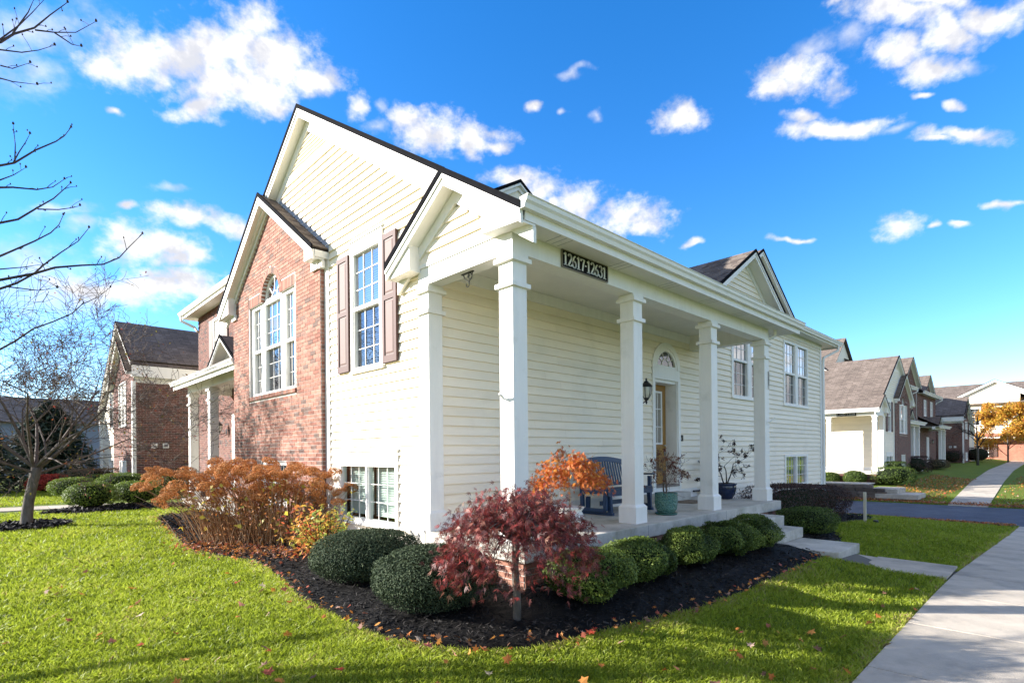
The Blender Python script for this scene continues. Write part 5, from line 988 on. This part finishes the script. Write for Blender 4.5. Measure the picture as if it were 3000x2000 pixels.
# ------------------------------------------------------------------ laceleaf maples
def laceleaf(T, c, R, zlo, zhi, ntip, per, mat_, trunk_top, seed, lobeL=.065, nl=7, sx=(1, 1), bark=BARK, trunk_r=.035, zbase=None, lean=(0, 0), droop=.2, wd=.13):
    r = np.random.default_rng(seed); rr = random.Random(seed); b = Vector((c[0], c[1], zbase)); top = Vector((c[0]+lean[0], c[1]+lean[1], trunk_top))
    t = MB(); t.tube([b, b.lerp(top, .35)+Vector((.012, .008, 0)), b.lerp(top, .7)+Vector((-.01, .01, 0)), top], [trunk_r*1.15, trunk_r, trunk_r*.95, trunk_r*.9], 9); t.obj('trunk', bark, T, smooth=True)
    bm_ = MB(); P = []; D = []
    for i in range(ntip):
        a = r.uniform(0, 2*np.pi); q = r.random()**.55; rad = R*q; zt = zhi-(zhi-zlo)*.55*q**2.2-r.random()**1.5*(zhi-zlo)*.42
        e = Vector((c[0]+rad*math.cos(a)*sx[0], c[1]+rad*math.sin(a)*sx[1], zt)); md = top.lerp(e, .5)+Vector((0, 0, .12*R+.05)); 
        if i % 2 == 0: bm_.tube([top, top.lerp(md, .6), md, e], [trunk_r*.35, trunk_r*.26, trunk_r*.18, .003], 5)
        o = np.array([math.cos(a), math.sin(a), 0]); m_ = per
        s = r.random(m_)**.8; sp = r.normal(0, .055*R/.7, (m_, 3)); pos = np.array(e)+sp+np.outer(s, o*droop*.55)*r.uniform(.2, 1, (m_, 1)); pos[:, 2] -= s**1.4*droop*r.uniform(.5, 1.2, m_)
        P.append(pos); D.append(np.tile(o, (m_, 1)))
    bm_.obj('branches', bark, T, smooth=True, recalc=False); P = np.concatenate(P); D = np.concatenate(D); n = len(P)
    f = unit(D*r.uniform(.2, 1, (n, 1))+r.normal(0, .55, (n, 3))+np.array([0, 0, -.55])); nn = unit(np.cross(f, r.normal(0, 1, (n, 3)))); sd = np.cross(nn, f); quads = []; rv = []; hue = r.random(n)
    for k in range(nl):
        an = (k-(nl-1)/2)*.36+r.normal(0, .08, n); t_ = unit(f*np.cos(an)[:, None]+sd*np.sin(an)[:, None]+np.array([0, 0, -.18])); Lk = (lobeL*(1-.09*abs(k-(nl-1)/2))*r.uniform(.7, 1.25, n))[:, None]; w = np.cross(nn, t_)*Lk*wd
        quads.append(np.stack([P, P+t_*Lk*.5+w, P+t_*Lk, P+t_*Lk*.5-w], 1)); rv.append(hue)
    fast_mesh('foliage', np.concatenate(quads), 4, mat_, T, np.concatenate(rv))
RED = ramp_mat('red_laceleaf', [(0, (.07, .022, .02)), (.4, (.16, .038, .034)), (.66, (.26, .05, .042)), (.80, (.40, .045, .04)), (.9, (.36, .15, .10)), (1, (.22, .11, .06))], .5, .3, .4)
ORA = ramp_mat('orange_laceleaf', [(0, (.45, .10, .03)), (.6, (.62, .19, .045)), (.85, (.60, .30, .05)), (1, (.35, .06, .03))], .55, .4)
DRY = ramp_mat('dry_maple_leaf', [(0, (.10, .03, .025)), (.6, (.18, .06, .04)), (1, (.30, .15, .07))], .6, .2); DKL = ramp_mat('dark_maple_leaf', [(0, (.025, .018, .022)), (1, (.06, .03, .035))], .6, .2)
T = thing('japanese_maple', 'dark red laceleaf maple with drooping foliage at the bed corner', 'tree', (3.32, 3.38, .2)); laceleaf(T, (3.32, 3.38), .64, .72, 1.43, 150, 30, RED, .95, 12, .064, 6, zbase=.18, lean=(.0, .0), droop=.19, wd=.05, sx=(1.0, 1.0))
# ------------------------------------------------------------------ hydrangea and sweetspire
T = thing('hydrangea', 'tall hydrangea clump with dried rust-brown flower heads and leaning stems', 'shrub', (3.15, 9.2, .22)); HYD = ramp_mat('dried_petal', [(0, (.34, .115, .03)), (.5, (.56, .23, .07)), (1, (.70, .38, .17))], .8, .3, objrand=False)
STEM = ramp_mat('dry_stem', [(0, (.20, .085, .03)), (.6, (.36, .18, .07)), (1, (.50, .36, .22))], .7, .1)
heads = []
for k in range(5):
    n = 520; d = unit(rng.normal(0, 1, (n, 3))); d[:, 2] = np.abs(d[:, 2])*1.0-.3; d = unit(d); R = np.array([.135, .13, .09])*(.9+.1*k/4); pos = d*R*lumps(d, amp=.12, seed=k)[:, None]; pos *= rng.uniform(.86, 1.04, (n, 1)); co = leaf_quads(pos, d, .021, .85, .35); me = None
    o = fast_mesh('flower_head', co, 4, HYD, None, rng.random(n)); heads.append(o.data); bpy.data.objects.remove(o)
sq = []; hp = []; rr = np.random.default_rng(3)
ax0, ax1 = np.array([2.75, 10.2]), np.array([3.85, 8.55])
for i in range(300):
    s = rr.random(); b = ax0*(1-s)+ax1*s+rr.normal(0, .16, 2); out = b-np.array([3.3, 9.3]); e = b+out*rr.uniform(.25, .8)+rr.normal(0, .2, 2)+np.array([-.12, .1]); hgt = rr.uniform(.5, 1.38)*(1.0-.25*abs(s-.45))
    p0 = np.array([*b, .24]); p2 = np.array([*e, .24+hgt]); p1 = (p0+p2)/2+np.array([*(-out*.12), .1]); sq.append((p0, p1, p2)); hp.append((p2, hgt))
sm_ = MB()
for p0, p1, p2 in sq: sm_.tube([p0, p1, p2], [.0055, .0045, .003], 4)
for i in range(500):
    s = rr.random(); b = ax0*(1-s)+ax1*s+rr.normal(0, .2, 2); e = b+(b-np.array([3.3, 9.3]))*rr.uniform(.1, .5)+rr.normal(0, .12, 2); h_ = rr.uniform(.3, .95); sm_.tube([(*b, .24), ((b[0]+e[0])/2, (b[1]+e[1])/2, .3+h_*.5), (*e, .24+h_)], [.004, .0035, .002], 3)
so_ = sm_.obj('stems', STEM, T, recalc=False); at = so_.data.attributes.new('rnd', 'FLOAT', 'FACE'); at.data.foreach_set('value', np.repeat(rng.random(len(so_.data.polygons)//6+1), 6)[:len(so_.data.polygons)].astype(np.float32)); tag(so_, kind='stuff')
hp = [q for q in hp if q[1] > .62]; hp.sort(key=lambda q: -q[0][2]*.6-rr.random()*.6); used = []
for p, hgt in hp:
    if len(used) >= 125: break
    if any(np.linalg.norm(p-q) < .15 for q in used): continue
    used.append(p); o = link('flower_head', heads[len(used) % 5], T); s = rr.uniform(.75, 1.15); o.location = Vector(p)-T.location; o.scale = (s, s, s*rr.uniform(.8, 1.1)); o.rotation_euler = (rr.normal(0, .3), rr.normal(0, .3), rr.uniform(0, 6.28))
YL_ = ramp_mat('yellow_leaf', [(0, (.55, .42, .05)), (.6, (.62, .5, .08)), (1, (.40, .36, .08))], .5, .4)
n = 150; s = rr.random((n, 1)); b = ax0*(1-s)+ax1*s+rr.normal(0, .32, (n, 2))+np.array([-.1, .1]); pos = np.column_stack([b, rr.uniform(.45, 1.25, n)]); fast_mesh('yellow_leaves', leaf_quads(pos, np.tile([-.5, -.5, .6], (n, 1)), .085, .75, .6, .3), 4, YL_, T, rng.random(n))
n = 900; s = rr.random((n, 1)); b = ax0*(1-s)+ax1*s+rr.normal(0, .28, (n, 2)); pos = np.column_stack([b, rr.uniform(.4, 1.3, n)]); fast_mesh('dry_leaves', leaf_quads(pos, np.tile([-.5, -.5, .4], (n, 1)), .06, .5, 1, .4), 4, HYD, T, rng.random(n))
SWT = ramp_mat('sweetspire_leaf', [(0, (.58, .10, .06)), (.3, (.68, .22, .07)), (.55, (.66, .44, .07)), (.8, (.36, .42, .08)), (1, (.20, .28, .05))], .5, .4)
T = thing('sweetspire_shrub', 'small shrub with red, orange and yellow-green leaves beside the yew', 'shrub', (3.45, 7.2, .22)); sm_ = MB(); P = []; D = []
for i in range(85):
    a = rr.uniform(0, 6.28); b = np.array([3.36+.12*math.cos(a)*rr.random(), 7.25+.2*math.sin(a)*rr.random(), .22]); e = b+np.array([rr.normal(-.06, .2), rr.normal(-.1, .34), rr.uniform(.3, .78)]); sm_.tube([b, (b+e)/2+np.array([0, 0, .05]), e], [.006, .005, .003], 4)
    for t in np.linspace(.3, 1.05, 17): P.append(b+(e-b)*t+rr.normal(0, .035, 3)); D.append(rr.normal(0, 1, 3))
sm_.obj('stems', TWIG, T); P = np.array(P); D = np.array(D); D[:, 2] = -.2; hue = np.clip(.5-(P[:, 1]-7.2)*.75+rr.normal(0, .2, len(P)), 0, 1); fast_mesh('foliage', leaf_quads(P, np.tile([-.3, -.2, 1.], (len(P), 1)), .085, .42, .5, .1, .15, D), 4, SWT, T, hue)
# ------------------------------------------------------------------ grass
GRASS = ramp_mat('grass_blade', [(0, (.15, .20, .014)), (.5, (.34, .42, .03)), (.8, (.46, .50, .07)), (.92, (.46, .40, .16)), (1, (.42, .30, .14))], .5, .45, .4)
def near_lawn(N):
    a = rng.uniform(math.radians(-3), math.radians(97), N); u = rng.random(N); r = 2.3*np.exp(u*math.log(34/2.3)); x, y = r*np.cos(a), r*np.sin(a)
    ok = ~((y < 1.13) & (y > -.43)) & ~((x > 8.99) & (x < 10.01) & (y < 2.42) & (y > 1.1)) & ~((x > 3.95) & (y > 3.95) & (x < 20.3)) & ~((x > 8.95) & (x < 10.35) & (y > 2.38)) & ~((x > 23.3) & (x < 30.3))
    for P in (BEDPOLY, BED2+BED2_IN[::-1], BED3, ring(.61, 15.65, .75, .95)): ok &= ~poly_in(P, x, y)
    ok &= ~((y > 19.5) & (y < 22.6) & (x < 4.5)) & ~((x > 30) & (y > YR(x)-.02) & (y < YL(x)+.02)) & (x < 34)
    return x[ok], y[ok], r[ok]
x, y, r = near_lawn(680000); n = len(x); z = gz(x, y)-.004
pat = (np.sin(x*2.1+1.3*np.sin(y*1.7))+np.sin(y*3.3+x*.9)+np.sin(x*5.7-y*4.1+2*np.sin(y*2.3))+np.sin(x*11+3*np.sin(y*7))*.7)*.4
edge_d = np.full(n, 9.0)
for q_ in resample(BED, 160): edge_d = np.minimum(edge_d, np.hypot(x-q_[0], y-q_[1]))
edge_d = np.minimum(edge_d, np.abs(y-1.13)*1.6); dry = np.clip(1-edge_d/.30, 0, 1)*.35
h = (.030+.022*rng.random(n)+.010*pat)*np.clip(.9+r/22, .95, 1.7); w = .0021+.00042*r; th = rng.uniform(0, 6.28, n); ln = rng.normal(0, .5, (n, 2))*h[:, None]
s = np.stack([np.cos(th)*w, np.sin(th)*w, 0*w], 1); b = np.stack([x, y, z], 1); m1 = b+np.column_stack([ln*.35, h*.62]); tip = b+np.column_stack([ln*1.15, h])
co = np.stack([b-s, b+s, m1+s*.7, tip, m1-s*.7], 1); tag(fast_mesh('grass', co, 5, GRASS, None, np.clip(.40+.17*pat+dry+rng.normal(0, .2, n), 0, 1)), 'short green lawn grass around the house', 'grass', kind='stuff')
# ------------------------------------------------------------------ fallen leaves
FALL = ramp_mat('fallen_leaf', [(0, (.50, .15, .03)), (.35, (.62, .27, .06)), (.5, (.14, .07, .045)), (.68, (.26, .14, .08)), (.85, (.48, .06, .03)), (1, (.58, .48, .36))], .7, .3, objrand=True)
fl = []
for k in range(4):
    out = [(0, -.5), (.12, -.2), (.45, -.3), (.35, -.02), (.55, .15), (.22, .2), (0, .55), (-.2, .22), (-.52, .18), (-.33, 0), (-.42, -.28), (-.1, -.2)]
    me = bpy.data.meshes.new('fallen_leaf'); cur = [.3, .7, 1.1, -.4][k]
    v = [(p[0]*.075, p[1]*.075, .075*cur*(p[0]**2)*.9+.02*p[1]*(k-1)) for p in out]+[(0, 0, .004)]; me.from_pydata(v, [], [(i, (i+1) % 12, 12) for i in range(12)]); me.materials.append(FALL); fl.append(me)
x, y, r = near_lawn(3400); sel = (r < 9.5) & ((y < 6.5) | (x < 2.3)); x, y, r = x[sel], y[sel], r[sel]
for i in range(min(190, len(x))):
    o = link('fallen_leaf', fl[i % 4]); o.location = (x[i], y[i], float(gz(x[i], y[i]))+.056); s = random.uniform(.55, 1.2); o.scale = (s, s, s); o.rotation_euler = (random.gauss(0, .45), random.gauss(0, .45), random.uniform(0, 6.28))
    tag(o, 'single curled autumn leaf lying on the lawn grass', 'leaf', 'fallen leaves on the lawn')
def litter(name, label, pts, L, sc=.02):
    n = len(pts); pos = np.column_stack([pts, gz(pts[:, 0], pts[:, 1])+.05+np.abs(rng.normal(0, sc, n))]); 
    q = leaf_quads(pos, np.tile([0, 0, 1.], (n, 1)), L, .85, .5); c = q.mean(1); ax = (q[:, 2]-q[:, 0])/2; ay = (q[:, 1]-q[:, 3])/2; sh = [(-1, 0), (-.35, .35), (-.25, .95), (.1, .45), (.55, .75), (.45, .25), (1, 0), (.45, -.25), (.5, -.8), (.1, -.4), (-.3, -.9), (-.35, -.3)]
    jit = rng.uniform(.75, 1.2, (n, 12, 1)); co = np.stack([c+ax*a_+ay*b_ for a_, b_ in sh], 1); co = c[:, None]+(co-c[:, None])*jit; co[:, :, 2] += rng.normal(0, L*.05, (n, 12))
    tag(fast_mesh(name, co, 12, FALL, None, rng.random(n)), label, 'leaves', kind='stuff')
s = rng.random((1300, 1)); P = np.array([2.5, 9.9])*(1-s)+np.array([3.3, 7.7])*s+rng.normal(0, .22, (1300, 2)); Q = resample(BED[4:], 400)+rng.normal(0, .06, (400, 2)); litter('leaf_litter', 'brown leaf litter gathered under the hydrangea and bed edge', np.concatenate([P, Q]), .06)
E_ = np.concatenate([np.column_stack([23.35-np.abs(rng.normal(0, .25, 2600)), rng.uniform(1.2, 9, 2600)]), np.column_stack([30.3+np.abs(rng.normal(0, .45, 3600)), rng.uniform(-6, 9, 3600)]), np.column_stack([rng.uniform(30.5, 50, 2500), rng.uniform(-4, 2.4, 2500)]), np.column_stack([rng.uniform(30.5, 46, 2500), rng.uniform(4.2, 6.5, 2500)])]); litter('leaf_litter', 'brown leaf litter along the side street edges', E_, .09)
# ------------------------------------------------------------------ porch furniture
FZL = .72
T = thing('glider_bench', 'navy blue slatted glider bench on the porch beside the door', 'bench', (7.55, 5.3, FZL)); X0, X1 = 6.92, 8.20
def bar(name, a, b, w, t, up=Vector((0, 0, 1)), parent=None):
    a, b = Vector(a), Vector(b); d = (b-a).normalized(); s = d.cross(up)
    if s.length < 1e-3: s = Vector((1, 0, 0))
    s.normalize(); u = s.cross(d); P = [q+s*i*w/2+u*j*t/2 for q in (a, b) for i, j in ((-1, -1), (1, -1), (1, 1), (-1, 1))]
    return MB().hexa(P).obj(name, BLUE, parent or T, bevel=.004)
for x in (X0, X1):
    bar('leg', (x, 5.05, .80), (x, 5.05, 1.30), .05, .06); bar('leg', (x, 5.50, .80), (x, 5.52, 1.33), .05, .06)
    bar('side_rail', (x, 5.05, .80), (x, 5.50, .80), .045, .05); bar('seat_rail', (x, 5.03, 1.10), (x, 5.52, 1.07), .045, .07); bar('armrest', (x, 4.97, 1.335), (x, 5.55, 1.325), .09, .028)
    xi = x+(.07 if x == X0 else -.07); bar('glide_post', (xi, 5.0, .73), (xi, 5.02, 1.02), .045, .07); bar('glide_post', (xi, 5.45, .73), (xi, 5.44, 1.0), .045, .07); bar('foot_rail', (xi, 4.95, .745), (xi, 5.56, .745), .06, .045)
for y in (5.02, 5.12, 5.22, 5.32, 5.42): bar('seat_slat', (X0+.03, y, 1.12-.05*(y-5.02)), (X1-.03, y, 1.12-.05*(y-5.02)), .085, .022)
bar('apron', (X0, 5.0, 1.065), (X1, 5.0, 1.065), .025, .09); bar('stretcher', (X0+.07, 5.2, .90), (X1-.07, 5.2, .90), .03, .07)
n = 16; top = lambda x: 1.575+.065*math.sin(math.pi*(x-X0)/(X1-X0)); bk_ = MB()
for i in range(n):
    xa, xb = X0+(X1-X0)*i/n, X0+(X1-X0)*(i+1)/n; bk_.hexa([(xa, 5.56, top(xa)-.085), (xb, 5.56, top(xb)-.085), (xb, 5.60, top(xb)-.085), (xa, 5.60, top(xa)-.085), (xa, 5.575, top(xa)), (xb, 5.575, top(xb)), (xb, 5.615, top(xb)), (xa, 5.615, top(xa))])
bk_.obj('back_top_rail', BLUE, T); bar('back_bottom_rail', (X0, 5.5, 1.17), (X1, 5.5, 1.17), .035, .06)
for i in range(17):
    x = X0+.05+(X1-X0-.1)*i/16; bar('back_slat', (x, 5.5, 1.19), (x, 5.58, top(x)-.07), .036, .016, Vector((0, 1, 0)))
for x in (X0, X1): bar('back_post', (x, 5.49, 1.1), (x, 5.585, 1.57), .05, .05)
def glaze(name, c1, c2, sc, rough, bump):
    m_ = bpy.data.materials.new(name); m_.use_nodes = True; N = m_.node_tree.nodes; L = m_.node_tree.links; b = N['Principled BSDF']; b.inputs['Roughness'].default_value = rough
    tc = N.new('ShaderNodeTexCoord'); v = N.new('ShaderNodeTexVoronoi'); v.inputs['Scale'].default_value = sc; L.new(tc.outputs['Object'], v.inputs['Vector']); r_ = N.new('ShaderNodeValToRGB'); r_.color_ramp.elements[0].color = (*c1, 1); r_.color_ramp.elements[1].color = (*c2, 1); r_.color_ramp.elements[1].position = .6; L.new(v.outputs['Distance'], r_.inputs[0]); L.new(r_.outputs[0], b.inputs['Base Color'])
    bp = N.new('ShaderNodeBump'); bp.inputs['Strength'].default_value = bump; bp.inputs['Distance'].default_value = .02; L.new(v.outputs['Distance'], bp.inputs['Height']); L.new(bp.outputs[0], b.inputs['Normal']); MATS[name] = m_; return m_
SOIL = mat('potting_soil', (.03, .022, .016), .95, .3, 30, .5, 80)
def pot(name, label, c, prof, m_, group='glazed plant pots on the porch'):
    o = MB().lathe(prof, (*c, FZL), 32).obj(name, m_, None, smooth=True); o.data.transform(Matrix.Translation((-c[0], -c[1], -FZL))); o.location = (*c, FZL); tag(o, label, 'pot', group)
    zr = max(p[1] for p in prof)-.045; rr_ = min(p[0] for p in prof if p[1] > zr)-.002
    so2 = MB().lathe([(0, zr), (rr_, zr)], (0, 0, 0), 24).obj('soil', SOIL, None); so2.parent = o; return o
pot('plant_pot', 'squat white urn holding the orange maple', (5.36, 4.47), [(0, 0), (.12, 0), (.135, .02), (.17, .09), (.185, .16), (.165, .22), (.15, .245), (.175, .275), (.19, .30), (.18, .302), (.15, .27)], mat('whitewash', (.66, .67, .64), .6, .12, 8, .3, 20))
gp = pot('plant_pot', 'green textured pot holding the dry-leaved maple', (7.72, 4.46), [(0, .03), (.13, .03), (.135, .04), (.165, .1), (.178, .2), (.175, .33), (.178, .345), (.165, .345), (.16, .29)], glaze('green_glaze', (.015, .075, .06), (.10, .22, .17), 42, .25, .8))
sc = MB().lathe([(0, 0), (.165, 0), (.175, .03), (.165, .03), (.16, .012), (0, .012)], (0, 0, .001), 32).obj('saucer', MATS.get('green_plain') or mat('green_plain', (.015, .09, .065), .25, .1, 8), None, smooth=True); sc.parent = gp
pot('plant_pot', 'round navy glazed pot at the far end of the porch', (11.0, 4.98), [(0, 0), (.12, 0), (.13, .01), (.18, .1), (.205, .2), (.205, .27), (.20, .29), (.225, .31), (.225, .325), (.19, .325), (.185, .28)], mat('navy_glaze', (.012, .022, .06), .12, .2, 6, .05, 20, .6))
T = thing('potted_maple', 'orange laceleaf maple spreading above the white urn', 'tree', (5.36, 4.47, FZL+.25)); laceleaf(T, (5.36, 4.47), .60, 1.16, 1.78, 60, 30, ORA, 1.50, 23, .055, 6, (.74, .74), mat('pale_bark', (.42, .36, .27), .7, .15, 20), .013, FZL+.25, (.03, .02), .16, .075)
MB().tube([(5.26, 4.55, FZL+.2), (5.27, 4.56, 1.52)], .006, 6).obj('stake', SIGNWHT, T)
def sparse(T, c, zb, top, R, mat_, seed, nb, per, bark, L=.05, lean=(0, 0), stems=3, th=.009):
    rr = random.Random(seed); m_ = MB(); tips = []
    for k in range(stems):
        a = rr.uniform(0, 6.28); grow(m_, Vector((c[0]+.02*math.cos(a), c[1]+.02*math.sin(a), zb)), Vector((lean[0]+.35*math.cos(a), lean[1]+.35*math.sin(a), 1.0)).normalized(), (top-zb)*.5, th, 3, tips, rr, .25, .03, (2, 4), .72, .72, 6, 4, .55, .25)
    m_.obj('branches', bark, T, smooth=True, recalc=False); tp = np.array([t[0] for t in tips]); i = rng.integers(0, len(tp), per); base = tp[i]; P = np.repeat(base, 6, 0)+rng.normal(0, .012, (per*6, 3)); D = rng.normal(0, 1, (per*6, 3)); D[:, 2] -= .6
    fast_mesh('foliage', leaf_quads(P+unit(D)*L*.45, rng.normal(0, 1, (per*6, 3)), L, .3, .3, 0, .1, unit(D)), 4, mat_, T, np.repeat(rng.random(per), 6))
T = thing('potted_maple', 'half bare maple with dry dark red leaves in the green pot', 'tree', (7.72, 4.46, FZL+.3)); sparse(T, (7.72, 4.46), FZL+.29, 1.75, .5, DRY, 4, 6, 75, mat('brown_bark', (.15, .11, .08), .8, .2, 20), .06, stems=5, th=.011)
T = thing('potted_maple', 'dark leaved dwarf maple in the navy pot', 'tree', (11.0, 4.98, FZL+.28)); sparse(T, (11.0, 4.98), FZL+.27, 2.0, .4, DKL, 8, 6, 170, BARKD, .07, (-.05, .1), 3, .015)
o = MB().box(9.55, 10.2, 4.95, 5.4, .7215, .735).obj('doormat', mat('coir', (.20, .15, .10), .95, .25, 40, .5, 200)); tag(o, 'brown doormat lying on the porch below the door step', 'doormat')
# wreath / corn-husk swag on the door
T = thing('door_swag', 'dried corn-husk swag hanging on the front door', 'wreath', (9.98, 6.03, 1.55)); n = 60; rr2 = np.random.default_rng(5); P = np.array([9.98, 6.02, 1.57])+rr2.normal(0, .02, (n, 3))*np.array([1.5, .5, 1]); D = np.column_stack([rr2.normal(0, .45, n), rr2.normal(-.1, .2, n), rr2.choice([-1, -1, 1], n)*rr2.uniform(.5, 1, n)]); D = unit(D)
HUSK = ramp_mat('corn_husk', [(0, (.38, .25, .10)), (.7, (.52, .38, .18)), (1, (.20, .07, .03))], .7, .3); fast_mesh('husks', leaf_quads(P+D*.12, rr2.normal(0, .3, (n, 3))+np.array([0, -1, 0]), .24, .16, .4, 0, .2, D), 4, HUSK, T, rr2.random(n)); MB().lathe([(0, -.03), (.035, -.02), (.04, .01), (0, .03)], (9.98, 6.0, 1.57), 10).obj('knot', HUSK, T)
o = MB().hexa([(5.28, 17.55, .72), (5.31, 17.55, .72), (5.31, 17.75, .72), (5.28, 17.75, .72), (5.52, 17.5, 2.15), (5.55, 17.5, 2.15), (5.55, 17.66, 2.15), (5.52, 17.66, 2.15)]).obj('leaning_board', SIGNWHT); tag(o, 'narrow white board leaning by the lantern on the left porch', 'board')
# lawn stake and sprinkler cap
gs = float(gz(16.5, 3.75)); o = MB().box(16.47, 16.53, 3.72, 3.78, gs-.1, gs+.80).obj('marker_stake', mat('stake_wood', (.62, .55, .42), .8, .15, 6, stretch=(6, 6, .5)), None, bevel=.004); tag(o, 'thin pale wooden stake standing in the right lawn', 'stake')
o = MB().lathe([(0, .10), (.05, .10), (.06, .08), (.06, 0)], (0, 0, 0), 14).obj('drain_cap', BLACK); o.location = (16.45, 3.5, float(gz(16.45, 3.5))); tag(o, 'small black drain cap beside the wooden stake', 'cap')
